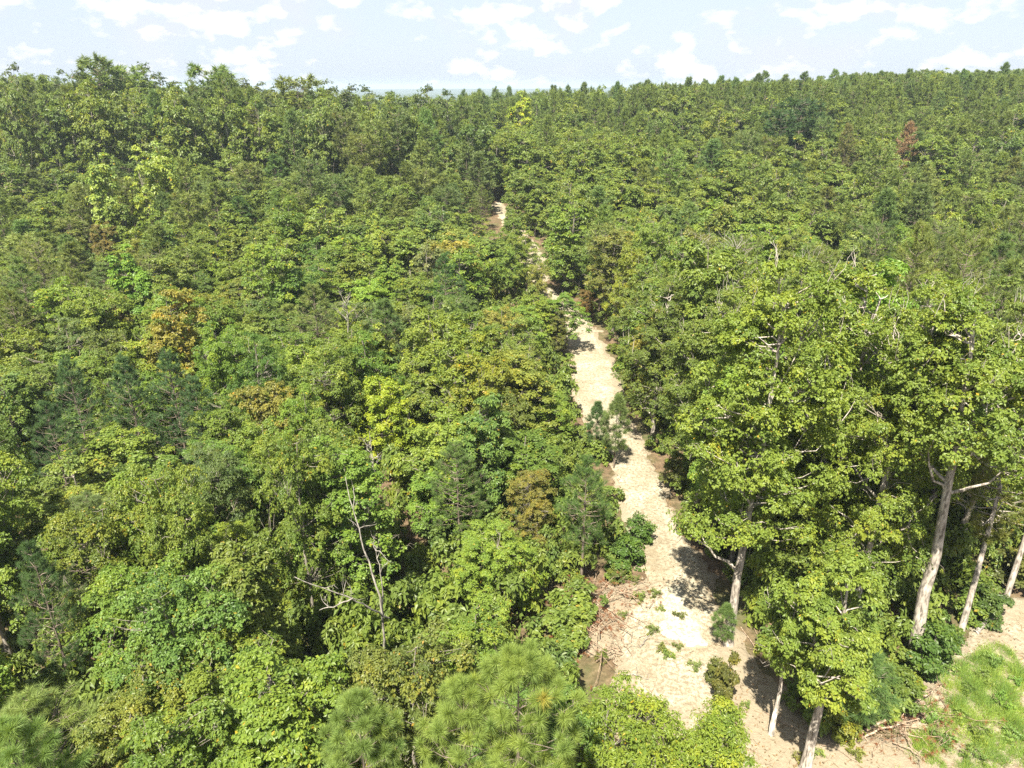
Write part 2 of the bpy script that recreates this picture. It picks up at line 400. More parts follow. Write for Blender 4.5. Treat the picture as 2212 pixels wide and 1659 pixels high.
def pine(seed, H, R, zb, style='young', nneedle=60, L=0.22, W=0.008, spacing=0.5, trunk_r=0.09, mat=None, tufts_per=4, wood=True, lean=(0, 0), bark=None, bl=5, back=0.9):
    r = np.random.default_rng(seed)
    global rng; old = rng; rng = r
    tb = Tubes(); TP = []; TA = []
    n = 8; zz = np.linspace(0, 1, n)
    def axis(z):
        f = z / H; return np.array([lean[0] * f ** 1.2, lean[1] * f ** 1.2, z])
    P = np.stack([axis(max(v, 0) * H) for v in zz]); P[0, 2] = -0.4
    tb.add(P, trunk_r * (1 - zz * 0.93) + 0.004, 7)
    TP.append(axis(H)); TA.append(np.array([0, 0, 1.0]))
    z = H - spacing * 0.5
    ph = r.random() * 6
    while z > zb:
        f = (H - z) / (H - zb)
        if style == 'young':
            ln = R * (min(f * 1.7 + 0.12, 1.0)) * (1 - 0.25 * max(f - .75, 0) / .25)
            up = 0.75 - 0.6 * f
        else:
            ln = R * math.sqrt(max(0.08, 1 - (2 * (f - 0.5)) ** 2 * 0.85)) * (0.55 + 0.6 * r.random())
            up = 0.55 - 0.5 * f
        kbr = bl if style == 'young' else max(3, bl - 1)
        for b in range(kbr):
            a = ph + b * 2 * math.pi / kbr + r.normal() * 0.25
            l = ln * (0.75 + 0.4 * r.random()); s0 = axis(z + r.normal() * spacing * .15)
            out = np.array([math.cos(a), math.sin(a), 0])
            e = s0 + out * l + np.array([0, 0, up * l])
            Q = curve(s0, e, 5, -0.08, 0.02, r)
            tb.add(Q, np.linspace(max(trunk_r * 0.25, .012), 0.006, 5), 4)
            TP.append(e); TA.append(nrm(out * 0.6 + np.array([0, 0, 0.8])))
            for q in range(tufts_per):
                u = 0.35 + 0.6 * r.random(); c = s0 + (e - s0) * u
                sd = np.array([-out[1], out[0], 0]) * (1 if q % 2 else -1)
                w = nrm(out * 0.6 + sd * (0.5 + r.random() * .6) + np.array([0, 0, 0.25 + 0.4 * r.random()]))
                sl = l * (0.18 + 0.25 * r.random()) * (1.15 - u) * 1.6
                ee = c + w * sl
                if wood: tb.add(curve(c, ee, 3, 0, 0.02, r), [0.010, 0.008, 0.004], 3)
                TP.append(ee); TA.append(nrm(w * 0.6 + np.array([0, 0, 0.6])))
        ph += 0.9; z -= spacing * (0.8 + 0.4 * r.random())
    TP = np.array(TP); TA = np.array(TA); m = len(TP)
    k = m * nneedle; si = np.repeat(np.arange(m), nneedle)
    d = nrm(TA[si] * 0.75 + rsph(k, r))
    c = TP[si] - TA[si] * (r.random(k) * L * back)[:, None]
    tt = (0.45 + 0.16 * r.normal(size=m))[si] + 0.08 * r.normal(size=k)
    tt = np.where((r.random(m) < 0.004)[si], 0.98, np.minimum(tt, 0.93))
    lv = Leaves(); lv.needles(c, d, L * (0.7 + 0.5 * r.random(k)), W, tt)
    crown = lv.mesh('crown', mat or M_NEEDLE)
    wm = tb.mesh('trunk', bark or M_BARK_PINE)
    rng = old
    return dict(crown=crown, trunk=wm, H=H, R=R, zb=zb)

# near (< 36 m), mid (36-72 m), far (> 72 m) versions of each habit
BL = {
 'near': [broadleaf(11, 9, 2.3, 2.6, 180, 0.46, 24, 8, 0.125, trunk_r=0.11),
          broadleaf(12, 9, 2.4, 2.4, 200, 0.44, 22, 8, 0.135, trunk_r=0.12, thin=True, droop=0.5, lead=5),
          broadleaf(13, 9, 2.1, 2.2, 190, 0.44, 22, 8, 0.14, prof=prof_cone, trunk_r=0.11, lead=3),
          broadleaf(14, 9, 2.5, 2.8, 180, 0.50, 25, 8, 0.115, prof=prof_round, trunk_r=0.12, lead=7),
          broadleaf(15, 9, 2.2, 2.6, 190, 0.42, 22, 8, 0.11, trunk_r=0.11, bare=0.1, lead=3)],
 'mid':  [broadleaf(21, 9, 2.4, 2.4, 150, 0.46, 18, 7, 0.165, trunk_r=0.12, sides=4),
          broadleaf(22, 9, 2.5, 2.4, 165, 0.44, 17, 7, 0.17, trunk_r=0.12, sides=4, thin=True, droop=.5, lead=6),
          broadleaf(23, 9, 2.1, 2.0, 160, 0.42, 16, 7, 0.175, prof=prof_cone, trunk_r=0.12, sides=4, lead=3),
          broadleaf(24, 9, 2.6, 2.6, 150, 0.50, 18, 7, 0.16, prof=prof_round, trunk_r=0.12, sides=4, lead=7),
          broadleaf(25, 9, 2.4, 2.6, 155, 0.44, 17, 7, 0.15, trunk_r=0.12, sides=4, bare=0.3, lead=4)],
 'far':  [broadleaf(31, 9, 2.5, 2.0, 115, 0.52, 13, 5, 0.24, trunk_r=0.13, sides=4, limbs=5),
          broadleaf(32, 9, 2.6, 2.2, 125, 0.48, 12, 5, 0.24, trunk_r=0.13, sides=4, limbs=5, prof=prof_round, lead=7),
          broadleaf(33, 9, 2.1, 2.0, 110, 0.46, 12, 5, 0.24, prof=prof_cone, trunk_r=0.12, sides=4, limbs=5, lead=3),
          broadleaf(34, 9, 2.7, 2.4, 115, 0.56, 13, 5, 0.235, prof=prof_round, trunk_r=0.14, sides=4, limbs=5, lead=6)],
}
PN = {
 'near': [pine(41, 9, 1.7, 3.0, nneedle=70, W=0.012, spacing=0.42), pine(42, 9, 1.5, 2.4, nneedle=70, W=0.012, spacing=0.45, tufts_per=5)],
 'mid':  [pine(51, 9, 1.9, 1.8, nneedle=24, L=0.27, W=0.030, spacing=0.48), pine(52, 9, 1.6, 1.6, nneedle=24, L=0.27, W=0.030, spacing=0.52, tufts_per=5),
          pine(53, 9, 2.1, 3.2, style='old', nneedle=24, L=0.3, W=0.03, spacing=0.42, tufts_per=5)],
 'far':  [pine(61, 9, 2.0, 1.5, nneedle=18, L=0.40, W=0.075, spacing=0.6, tufts_per=4), pine(62, 9, 1.7, 1.5, nneedle=18, L=0.40, W=0.075, spacing=0.62, tufts_per=4),
          pine(63, 9, 1.8, 4.6, style='old', nneedle=18, L=0.44, W=0.08, spacing=0.36, tufts_per=4)],
}
print('protos', sum(len(p['crown'].polygons) + len(p['trunk'].polygons) * 2 for d in (BL, PN) for v in d.values() for p in v))

# ------------------------------------------------------------------ tagging
def tag(o, label=None, cat=None, group=None, kind=None):
    if label: o['label'] = label
    if cat: o['category'] = cat
    if group: o['group'] = group
    if kind: o['kind'] = kind
    return o
def link(name, me, parent=None, loc=None):
    o = bpy.data.objects.new(name, me); COL.objects.link(o)
    if parent is not None: o.parent = parent
    if loc is not None: o.location = loc
    return o
def empty(name, loc, rz=0.0, sc=(1, 1, 1)):
    o = bpy.data.objects.new(name, None); COL.objects.link(o)
    o.location = loc; o.rotation_euler = (0, 0, rz); o.scale = sc; o.empty_display_size = 0.3; return o

# ------------------------------------------------------------------ the sandy track and clearing (in world metres, from the ground points seen)
trk = [(1560, 1480, 1590), (1500, 1400, 1560), (1440, 1340, 1560), (1400, 1325, 1560), (1350, 1345, 1560), (1300, 1385, 1548), (1250, 1385, 1535), (1200, 1375, 1505),
       (1150, 1358, 1475), (1100, 1342, 1455), (1050, 1330, 1440), (1000, 1300, 1425), (950, 1275, 1385), (900, 1245, 1355), (850, 1222, 1345), (800, 1225, 1335),
       (750, 1222, 1308), (700, 1205, 1285), (660, 1170, 1250), (620, 1136, 1190), (590, 1132, 1188), (560, 1128, 1180), (530, 1122, 1162), (500, 1106, 1138), (470, 1072, 1100), (440, 1062, 1086)]
TL = np.array([atg(l, y)[:2] for y, l, r_ in trk]); TR = np.array([atg(r_, y)[:2] for y, l, r_ in trk])
TC = (TL + TR) / 2; TW = np.linalg.norm(TR - TL, axis=1) / 2 * np.where(TL[:, 1] > 42, 0.86, 1.0)
TC = np.concatenate([[[8.5, 14.0]], TC]); TW = np.concatenate([[2.0], TW])
def track_sd(x, y):
    """signed distance-like value: > 0 inside the track (metres from its edge)"""
    x = np.asarray(x, float); y = np.asarray(y, float); best = np.full(np.broadcast(x, y).shape, -1e9)
    for i in range(len(TC) - 1):
        a, b = TC[i], TC[i + 1]; ab = b - a; L2 = (ab ** 2).sum()
        t = np.clip(((x - a[0]) * ab[0] + (y - a[1]) * ab[1]) / L2, 0, 1)
        d = np.hypot(x - a[0] - ab[0] * t, y - a[1] - ab[1] * t)
        best = np.maximum(best, TW[i] * (1 - t) + TW[i + 1] * t - d)
    return best
# the open dirt at the lower right: polygon of ground points
CLR = np.array([atg(*p)[:2] for p in ((1330, 1420), (1255, 1390), (1290, 1285), (1385, 1250), (1520, 1300), (1640, 1420), (1720, 1560), (1850, 1580), (1960, 1560), (2030, 1450), (2100, 1370), (2230, 1270), (2600, 1270))] + [(24, 13.0), (2, 13.0), (4, 18.5)])
def poly_sd(poly, x, y):
    x = np.asarray(x, float); y = np.asarray(y, float)
    inside = np.zeros(np.broadcast(x, y).shape, bool); dmin = np.full(inside.shape, 1e9)
    n = len(poly)
    for i in range(n):
        a, b = poly[i], poly[(i + 1) % n]
        cond = ((a[1] > y) != (b[1] > y)) & (x < (b[0] - a[0]) * (y - a[1]) / (b[1] - a[1] + 1e-12) + a[0])
        inside ^= cond; ab = b - a; t = np.clip(((x - a[0]) * ab[0] + (y - a[1]) * ab[1]) / (ab ** 2).sum(), 0, 1)
        dmin = np.minimum(dmin, np.hypot(x - a[0] - ab[0] * t, y - a[1] - ab[1] * t))
    return np.where(inside, dmin, -dmin)
def open_sd(x, y): return np.maximum(track_sd(x, y), poly_sd(CLR, x, y))

def grid(x0, x1, y0, y1, dx, dy, zf):
    xs = np.arange(x0, x1 + dx * .5, dx); ys = np.arange(y0, y1 + dy * .5, dy)
    X, Y = np.meshgrid(xs, ys); Z = zf(X, Y); nx, ny = len(xs), len(ys)
    i = np.arange(ny - 1)[:, None] * nx + np.arange(nx - 1)[None]
    F = np.stack([i, i + 1, i + nx + 1, i + nx], -1).reshape(-1, 4)
    return np.stack([X, Y, Z], -1).reshape(-1, 3), F
# forest floor: one sheet, fine near and coarse far
def warp_sheet():
    ys = np.concatenate([np.arange(-60, 10, 5), np.arange(10, 150, 0.8), np.arange(150, 420, 4), np.geomspace(420, 9000, 70)])
    us = np.concatenate([np.linspace(-1, 1, 241)])
    X = us[None] * (np.maximum(ys, 30)[:, None] * 1.15 + 40); Y = np.repeat(ys[:, None], len(us), 1)
    Z = ground(X, Y); nx = len(us); ny = len(ys)
    i = np.arange(ny - 1)[:, None] * nx + np.arange(nx - 1)[None]
    F = np.stack([i, i + 1, i + nx + 1, i + nx], -1).reshape(-1, 4)
    return np.stack([X, Y, Z], -1).reshape(-1, 3), F
V, F = warp_sheet()
cy = V[F].mean(1)[:, 1]
nearF, farF = F[cy < 520], F[cy >= 520]
gm = mesh_np('ground', V, nearF, M_FLOOR, smooth=True)
tag(link('ground', gm), kind='structure')
hm = mesh_np('hills', V, farF, M_FAR, smooth=True)
tag(link('hills', hm), kind='structure')
# sandy track sheet, raised a little at its middle and sinking under the litter at its edges
def make_sand():
    V, F = grid(-16, 26, 12.5, 130, 0.22, 0.22, lambda X, Y: ground(X, Y))
    sd = open_sd(V[:, 0], V[:, 1]) + 0.55 * vnoise(V[:, 0], V[:, 1], 1.9, 8) + 0.30 * vnoise(V[:, 0], V[:, 1], 0.5, 9)
    tsd = track_sd(V[:, 0], V[:, 1]) + 0.3 * vnoise(V[:, 0], V[:, 1], 1.1, 10)
    rut = 0.03 * vnoise(V[:, 0], V[:, 1], 0.6, 11) + 0.05 * vnoise(V[:, 0], V[:, 1], 1.9, 12) + 0.02 * rng.normal(size=len(V))
    V[:, 2] += np.clip(sd, -0.5, 0.35) * 0.35 + rut * S(sd / 0.4) + 0.03
    keep = (sd[F] > -0.35).all(1)
    F = F[keep]; used = np.unique(F); remap = np.zeros(len(V), int); remap[used] = np.arange(len(used))
    wear = np.clip(0.15 + 0.9 * S(tsd / 0.9), 0, 1)[used] * (0.55 + 0.45 * S((tsd[used] + 0.6) / 0.6)) + 0.25 * S((V[used, 0] - 14) / 3)
    me = mesh_np('sandy_track', V[used], remap[F], M_SAND, smooth=True)
    a = me.attributes.new('wear', 'FLOAT', 'POINT'); a.data.foreach_set('value', wear.astype(np.float32))
    return me
tag(link('sandy_track', make_sand()), kind='structure')
def sand_z(x, y):
    sd = open_sd(x, y); return ground(x, y) + np.clip(sd, -0.5, 0.35) * 0.35 + 0.03
# patch of paler sand laid over the track
def patch_mesh(name, pix, mat, res=0.15, lift=0.03, seed=3):
    poly = np.array([atg(*p)[:2] for p in pix]); lo = poly.min(0) - .4; hi = poly.max(0) + .4
    V, F = grid(lo[0], hi[0], lo[1], hi[1], res, res, lambda X, Y: sand_z(X, Y))
    sd = poly_sd(poly, V[:, 0], V[:, 1]) + 0.28 * vnoise(V[:, 0], V[:, 1], 0.45, seed) + 0.22 * vnoise(V[:, 0], V[:, 1], 1.1, seed + 1)
    V[:, 2] += np.clip(sd, -0.4, 0.3) * 0.45 + lift + 0.04
    F = F[(sd[F] > -0.35).all(1)]; used = np.unique(F); remap = np.zeros(len(V), int); remap[used] = np.arange(len(used))
    return mesh_np(name, V[used], remap[F], mat, smooth=True)
tag(link('white_sand', patch_mesh('white_sand', [(1422, 1275), (1445, 1272), (1478, 1310), (1500, 1345), (1520, 1395), (1470, 1392), (1428, 1370)], M_PALE)), kind='structure')
# red clay banks seen through the trees at the left
for pix in ([(-40, 372), (14, 366), (22, 384), (-40, 392)], [(84, 348), (112, 345), (118, 362), (92, 366)], [(250, 342), (272, 338), (276, 352), (252, 356)]):
    poly = np.array([atg(*p)[:2] for p in pix])
    tag(link('clay_bank', patch_mesh('clay_bank', pix, M_CLAY, 0.8, 0.3, 5)), kind='structure')

# ------------------------------------------------------------------ species colours (leaf albedo)
GREENS = {
 'mid green':    (0.163, 0.226, 0.037),
 'olive green':  (0.176, 0.215, 0.045),
 'dark green':   (0.121, 0.185, 0.039),
 'yellow-green': (0.200, 0.242, 0.034),
 'bright green': (0.170, 0.232, 0.036),
 'bronze-tinged green': (0.223, 0.215, 0.045),
 'grey-green':   (0.160, 0.202, 0.060),
}
PGREENS = {'dark green': (0.131, 0.185, 0.056), 'olive green': (0.171, 0.215, 0.054), 'bright green': (0.142, 0.213, 0.045), 'rust brown': (0.29, 0.185, 0.105), 'yellow-green': (0.165, 0.185, 0.038)}

SKX = [-200, 0, 100, 150, 200, 250, 300, 325, 400, 440, 460, 500, 560, 620, 690, 740, 800, 960, 1000, 1200, 1350, 1500, 1700, 1900, 2100, 2212, 2400]
SKYL = [152, 152, 150, 174, 144, 152, 152, 172, 180, 178, 158, 166, 182, 188, 178, 190, 194, 198, 198, 187, 180, 170, 164, 154, 148, 150, 150]
def top_for(py, Y):          # height at distance Y whose picture row is py
    return CAM_H + Y * math.tan(math.atan((CY - py) / FPX) - PITCH)
used_labels = set()
def uniq(lbl_fn, px, py):
    for fx, fy in ((0, 0), (1, 0), (1, 1)):
        a = f'{px / 22.12:.{fx}f}'; b = f'{py / 16.59:.{fy}f}'
        l = lbl_fn(a, b)
        if l not in used_labels: used_labels.add(l); return l
    used_labels.add(l); return l
placed = []                                  # (x, y, r) of every tree base
def put_tree(kind, proto, loc, H, Rr, color, label, group=None, rz=None, crown_col=None, cat='tree', trunkmat=None, tilt=None):
    s = H / proto['H']; sr = Rr / proto['R']
    o = empty(kind, loc, rng.random() * 6.283 if rz is None else rz, (sr, sr, s))
    if tilt: o.rotation_euler = (tilt[0], tilt[1], o.rotation_euler.z)
    t = link('trunk', proto['trunk'], o); c = link('crown', proto['crown'], o)
    c.color = (*color, 1)
    tag(o, label, cat, group); placed.append((loc[0], loc[1], Rr)); used_labels.add(label)
    return o
def lod(d, tab): return tab['near'] if d < 36 else tab['mid'] if d < 72 else tab['far']
def jit(c, a=0.12):
    b = 1 + rng.normal() * a; return tuple(max(0.01, v * b * (1 + rng.normal() * a * .5)) for v in c)

# ------------------------------------------------------------------ landmark trees
keep_vis = []                                # (px, py, distance along y): points no crowd tree may cover
def see(pts, depth_pt=None):
    for p in pts: keep_vis.append(p)
for (y, l, r_) in trk[1:-1]:
    w = r_ - l
    if y in (440, 500, 640, 660, 700, 530) : continue
    if y < 640: w *= 0.6
    for f in ((0.3, 0.5, 0.75) if w > 100 else (0.55,)):
        g = atg(l + w * f, y); keep_vis.append((l + w * f, y, g[1]))
for a_, b_, Y_ in (((1738, 1660), (1772, 1490), 19), ((1664, 1590), (1692, 1380), 20.5), ((1572, 1390), (1590, 1260), 25), ((1968, 1425), (2030, 1000), 24.5), ((2070, 1390), (2180, 960), 25.5), ((2176, 1280), (2205, 1130), 29.5)):
    for f_ in np.linspace(0, 1, 7): keep_vis.append((a_[0] + (b_[0] - a_[0]) * f_, a_[1] + (b_[1] - a_[1]) * f_, Y_))
for p in ((98, 353), (264, 347)):
    g = atg(*p); keep_vis.append((p[0], p[1], g[1]))
for p in ((1290, 1330), (1330, 1300), (1300, 1390), (1270, 1330), (1350, 1350), (1700, 1600), (1660, 1470), (1610, 1440), (1850, 1600), (1900, 1600), (2000, 1540), (2060, 1500), (2120, 1450), (2160, 1400), (2190, 1350), (2100, 1600), (2180, 1600), (1450, 1500), (1500, 1530)):
    g = atg(*p); keep_vis.append((p[0], p[1], g[1]))

def hero(px, py, H, Rr, proto, kind, col, label, **kw):
    """px, py: pixel of the tree's foot"""
    g = atg(px, py); return put_tree(kind, proto, (g[0], g[1], g[2] - 0.05), H, Rr, col, label, **kw)
def hero_top(px, py, H, Rr, proto, kind, col, label, **kw):
    """px, py: pixel of the tree's top"""
    z = H
    for _ in range(15):
        p = at(px, py, z); z = 0.5 * z + 0.5 * (float(ground(p[0], p[1])) + H)
    for f_, w_ in ((0.12, 0), (0.3, -.4), (0.3, .4), (0.45, 0)):
        q = proj(p[0] + w_ * Rr, p[1], z - H * f_ * min(1, 7 / H)); keep_vis.append((q[0], q[1], p[1] - 1))
    return put_tree(kind, proto, (p[0], p[1], z - H), H, Rr, col, label, **kw)

def hero_far(px, py, Y, Rr, proto, kind, col, label, **kw):
    z = top_for(py, Y); zc = Y * math.cos(PITCH) + (CAM_H - z) * math.sin(PITCH); X = (px - CX) / FPX * zc; g = float(ground(X, Y))
    for f_, w_ in ((0.12, 0), (0.3, -.4), (0.3, .4), (0.45, 0)):
        q = proj(X + w_ * Rr, Y, z - (z - g) * f_ * min(1, 8 / (z - g))); keep_vis.append((q[0], q[1], Y - 1))
    print('far hero', px, py, 'H', round(z - g, 1))
    return put_tree(kind, proto, (X, Y, g - .1), z - g, Rr, col, label, **kw)

# tall oaks and hickories at the right of the track
big1 = broadleaf(101, 17.5, 3.9, 5.6, 260, 0.72, 42, 8, 0.132, prof=prof_dome, trunk_r=0.24, bark=M_BARK_PALE, limbs=16, bare=0.12, sides=6)
big2 = broadleaf(102, 16.5, 3.7, 3.8, 250, 0.70, 42, 8, 0.128, prof=prof_round, trunk_r=0.22, bark=M_BARK_PALE, limbs=14, bare=0.15, sides=6)
big3 = broadleaf(103, 10.0, 2.2, 4.8, 120, 0.48, 36, 8, 0.138, prof=prof_round, lean=(-0.8, 0), lead=6, trunk_r=0.25, bark=M_BARK_PALE, limbs=11, bare=0.08, sides=6, droop=0.35)
big4 = broadleaf(104, 15.5, 3.6, 9.6, 180, 0.70, 40, 8, 0.13, prof=prof_dome, trunk_r=0.31, bark=M_BARK_PALE, limbs=14, bare=0.35, sides=6, lean=(-1.4, 0))
thin1 = broadleaf(105, 7.6, 1.1, 3.0, 30, 0.5, 32, 8, 0.15, prof=prof_round, trunk_r=0.13, bark=M_BARK_PALE, limbs=6, bare=0.3, sides=6)
T = 'broadleaf_tree'
hero(1738, 1668, 10.2, 1.9, big3, T, (0.189, 0.246, 0.039), 'big-leaved hickory with a thick pale trunk standing in bare dirt, bottom right', rz=1.0)
hero(1664, 1592, 7.6, 0.85, thin1, T, (0.184, 0.240, 0.037), 'slender pale-trunked tree with a broken bare top, left of the thick hickory', rz=2.2)
hero(1572, 1396, 18.3, 3.6, big1, T, (0.184, 0.240, 0.037), 'tallest oak beside the track with crooked grey trunk over the deep shade', rz=0.4)
hero(1832, 1385, 17.6, 3.0, big2, T, (0.181, 0.235, 0.037), 'wide tall oak filling the wood between the two palest trunks', rz=3.3)
hero(1968, 1432, 17.0, 3.6, big4, T, (0.181, 0.235, 0.037), 'massive pale-trunked oak with burnt scar and bare white limbs, right side', rz=0.0)
hero(1760, 1260, 17.0, 3.9, big2, T, (0.189, 0.246, 0.037), 'full-crowned oak rising behind the crooked grey trunk', rz=5.0)
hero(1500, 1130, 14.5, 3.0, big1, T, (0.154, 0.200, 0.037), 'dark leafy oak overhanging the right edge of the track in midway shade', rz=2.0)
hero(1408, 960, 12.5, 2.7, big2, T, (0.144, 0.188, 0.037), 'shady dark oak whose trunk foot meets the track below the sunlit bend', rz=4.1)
hero(2060, 1240, 15.0, 3.3, big1, T, (0.164, 0.213, 0.044), 'bronze-tipped oak behind the leaning pine stems at the right edge', rz=5.5)
hero(1650, 1050, 15.2, 3.5, big1, T, (0.164, 0.213, 0.039), 'broad oak with grey bare twigs over its crown, second row right of track', rz=1.5)
hero(1900, 1080, 15.0, 3.6, big2, T, (0.180, 0.233, 0.037), 'broad olive-gold oak in the second row at right', rz=2.5)
hero(1715, 1290, 9.5, 2.5, BL['near'][0], T, (0.164, 0.213, 0.037), 'shorter shaded tree filling the gap right of the crooked grey trunk', rz=1.1)
hero(1845, 1290, 8.0, 2.1, BL['near'][3], T, (0.169, 0.219, 0.037), 'lower tree tucked left of the scarred pale trunk', rz=2.1)
# front-row trees whose tops cross the bottom edge
front1 = broadleaf(111, 9, 2.5, 3.0, 190, 0.55, 26, 7, 0.15, trunk_r=0.12, thin=True, droop=0.45)
front2 = broadleaf(112, 9, 2.4, 3.0, 170, 0.58, 26, 7, 0.16, trunk_r=0.12, droop=0.4, thin=True)
hero_top(1345, 1478, 8.0, 2.0, front1, T, (0.189, 0.246, 0.034), 'glossy narrow-leaved tree right of the large front pine, on bottom edge')
hero_top(1565, 1548, 7.0, 1.8, front2, T, (0.194, 0.252, 0.034), 'yellow-tipped narrow-leaved tree at the foot of the sandy clearing')
# bright landmark crowns
hero_top(808, 466, 9.5, 1.9, BL['mid'][2], T, (0.28, 0.34, 0.06), 'pale yellow-green conical tree standing alone above the left canopy')
hero_top(820, 800, 7.8, 2.2, BL['mid'][3], T, (0.26, 0.32, 0.03), 'brightest lime-yellow round tree left of the track')
hero_far(208, 322, 88, 3.0, BL['far'][2], T, (0.25, 0.32, 0.07), 'pale tulip tree with pointed crown, left of a brighter pair')
hero_far(300, 312, 92, 3.2, BL['far'][0], T, (0.28, 0.34, 0.065), 'pale gold-green tulip tree in front of the dark mature wood')
hero_far(342, 296, 96, 2.8, BL['far'][2], T, (0.26, 0.33, 0.07), 'tallest pale tulip tree before the dark mature wood')
hero_far(1128, 190, 165, 3.8, BL['far'][2], T, (0.30, 0.36, 0.04), 'lone lime-coloured tree breaking the pine skyline')
hero_far(1500, 216, 140, 3.6, BL['far'][2], T, (0.144, 0.188, 0.037), 'deep green conical tree below the right skyline')
hero_top(1150, 1010, 6.0, 1.6, BL['near'][1], T, (0.215, 0.200, 0.045), 'bronze-orange small tree left of the trackside pine')
hero_top(218, 470, 7.5, 1.9, BL['mid'][3], T, (0.190, 0.160, 0.045), 'orange-tinged tree among green ones near the left edge')
hero_top(1640, 560, 14.5, 2.4, BL['mid'][4], T, (0.174, 0.226, 0.034), 'golden-topped tall tree just above the right oak group')

# pines
pf1 = pine(201, 6.0, 1.75, 1.2, nneedle=230, L=0.33, W=0.013, spacing=0.56, tufts_per=3, back=0.3, trunk_r=0.08)
pf2 = pine(202, 6.0, 1.4, 1.0, nneedle=220, L=0.31, W=0.013, spacing=0.56, tufts_per=3, back=0.3, trunk_r=0.08)
ps = pine(203, 5.0, 0.85, 1.6, nneedle=70, L=0.27, W=0.016, spacing=0.36, tufts_per=3, trunk_r=0.05)
psp = pine(204, 7.0, 1.35, 2.4, nneedle=60, L=0.24, W=0.012, spacing=0.42, tufts_per=4, trunk_r=0.09)
def pine_front(px, py, H, Rr, proto, col, label, ptop=None):
    return hero_top(px, py, H, Rr, proto, 'pine_tree', col, label)
def tall(proto, H):          # the same crown on a longer bare stem
    q = dict(proto); me = proto['crown'].copy(); tm = proto['trunk'].copy(); dz = H - proto['H']
    co = np.empty(len(me.vertices) * 3, np.float32); me.vertices.foreach_get('co', co); co[2::3] += dz; me.vertices.foreach_set('co', co)
    co = np.empty(len(tm.vertices) * 3, np.float32); tm.vertices.foreach_get('co', co); co[2::3] = np.where(co[2::3] > -0.2, co[2::3] + dz, co[2::3]); tm.vertices.foreach_set('co', co)
    q['crown'], q['trunk'], q['H'] = me, tm, H; return q
pft = tall(pf1, 12.0); pft2 = tall(pf2, 11.5)
hero_top(1120, 1412, 12.0, 1.45, pft, 'pine_tree', (0.225, 0.290, 0.066), 'large bright young pine with star-like needle tufts, centre of bottom edge', rz=0.3)
hero_top(1000, 1475, 11.2, 1.2, pft2, 'pine_tree', (0.225, 0.290, 0.066), 'lower bright pine touching the left side of the large front pine', rz=1.1)
hero_top(768, 1498, 11.0, 1.15, pft2, 'pine_tree', (0.190, 0.260, 0.066), 'smaller young pine on the bottom edge, left of the large front pine', rz=2.3)
hero_top(5, 1560, 11.0, 1.2, pft2, 'pine_tree', (0.201, 0.287, 0.076), 'young pine cut by the left edge near the bottom corner', rz=4.0)
hero_top(1268, 990, 7.6, 1.35, psp, 'pine_tree', (0.104, 0.171, 0.044), 'tapering pine with dead lower branches on the left lip of the clearing')
hero(1326, 1012, 5.4, 0.95, ps, 'pine_tree', (0.155, 0.205, 0.062), 'thin sapling pine standing out against the pale sand')
hero(1286, 985, 4.2, 0.8, ps, 'pine_tree', (0.098, 0.159, 0.055), 'shorter sapling pine just left of the thin one against sand')
hero(1558, 1402, 2.6, 0.55, ps, 'pine_tree', (0.134, 0.201, 0.055), 'knee-high pine seedling on sand beside the crooked grey trunk')
hero_top(985, 960, 7.4, 1.6, PN['near'][0], 'pine_tree', (0.122, 0.183, 0.049), 'olive pine with twisted orange limbs left of the bronze tree')
hero_top(960, 548, 9.5, 1.9, PN['mid'][0], 'pine_tree', (0.085, 0.159, 0.046), 'round-topped pine left of the upper track')
for i, (px, py, H, r_, nm) in enumerate(((140, 775, 9.4, 1.6, 'leftmost and darkest'), (262, 770, 9.2, 1.6, 'second from left'), (358, 760, 9.4, 1.7, 'tallest'), (415, 815, 8.2, 1.5, 'lowest right-hand'), (95, 870, 8.2, 1.4, 'nearest low'))):
    hero_top(px, py, H, r_, PN['near'][i % 2] if i in (4,) else PN['mid'][i % 2], 'pine_tree', (0.078, 0.137, 0.049), f'{nm} pine of the dark pine clump at left', group='dark pines clumped in the left canopy')
hero_top(60, 1170, 8.6, 1.1, PN['near'][1], 'pine_tree', (0.091, 0.152, 0.051), 'dusky pine poking up near the left edge, lower third')
hero_top(1880, 1395, 4.6, 1.2, ps, 'pine_tree', (0.104, 0.171, 0.051), 'soft young pine in the shrubs right of the thick hickory')
# leaning pine stems, right edge
pe = pine(210, 13.5, 1.9, 6.0, style='old', nneedle=40, L=0.26, W=0.022, spacing=0.45, tufts_per=5, trunk_r=0.15, lean=(0.9, 1.2), bark=M_BARK_PALE)
hero(2066, 1398, 13.2, 2.0, pe, 'pine_tree', (0.183, 0.195, 0.043), 'leaning slim pine with yellowish crown against the right edge', rz=0.2)
hero(2174, 1288, 14.0, 1.9, pe, 'pine_tree', (0.159, 0.183, 0.043), 'rearmost slim leaning pine stem cut by the right edge', rz=0.0)
# the dark pair and dead rust pine at upper right
hero_far(1735, 222, 132, 4.2, PN['far'][2], 'pine_tree', (0.061, 0.107, 0.037), 'darkest flat-topped mature pine below the right skyline')
hero_far(1690, 245, 128, 3.4, PN['far'][2], 'pine_tree', (0.063, 0.112, 0.037), 'dark flat-topped pine left of the darkest one')
hero_far(1968, 262, 118, 1.9, PN['far'][1], 'dead_pine', PGREENS['rust brown'], 'dead rust-brown pine standing at upper right')
hero_far(1835, 268, 120, 2.0, PN['far'][0], 'pine_tree', (0.160, 0.155, 0.055), 'browning pine left of the dead rust-brown one')

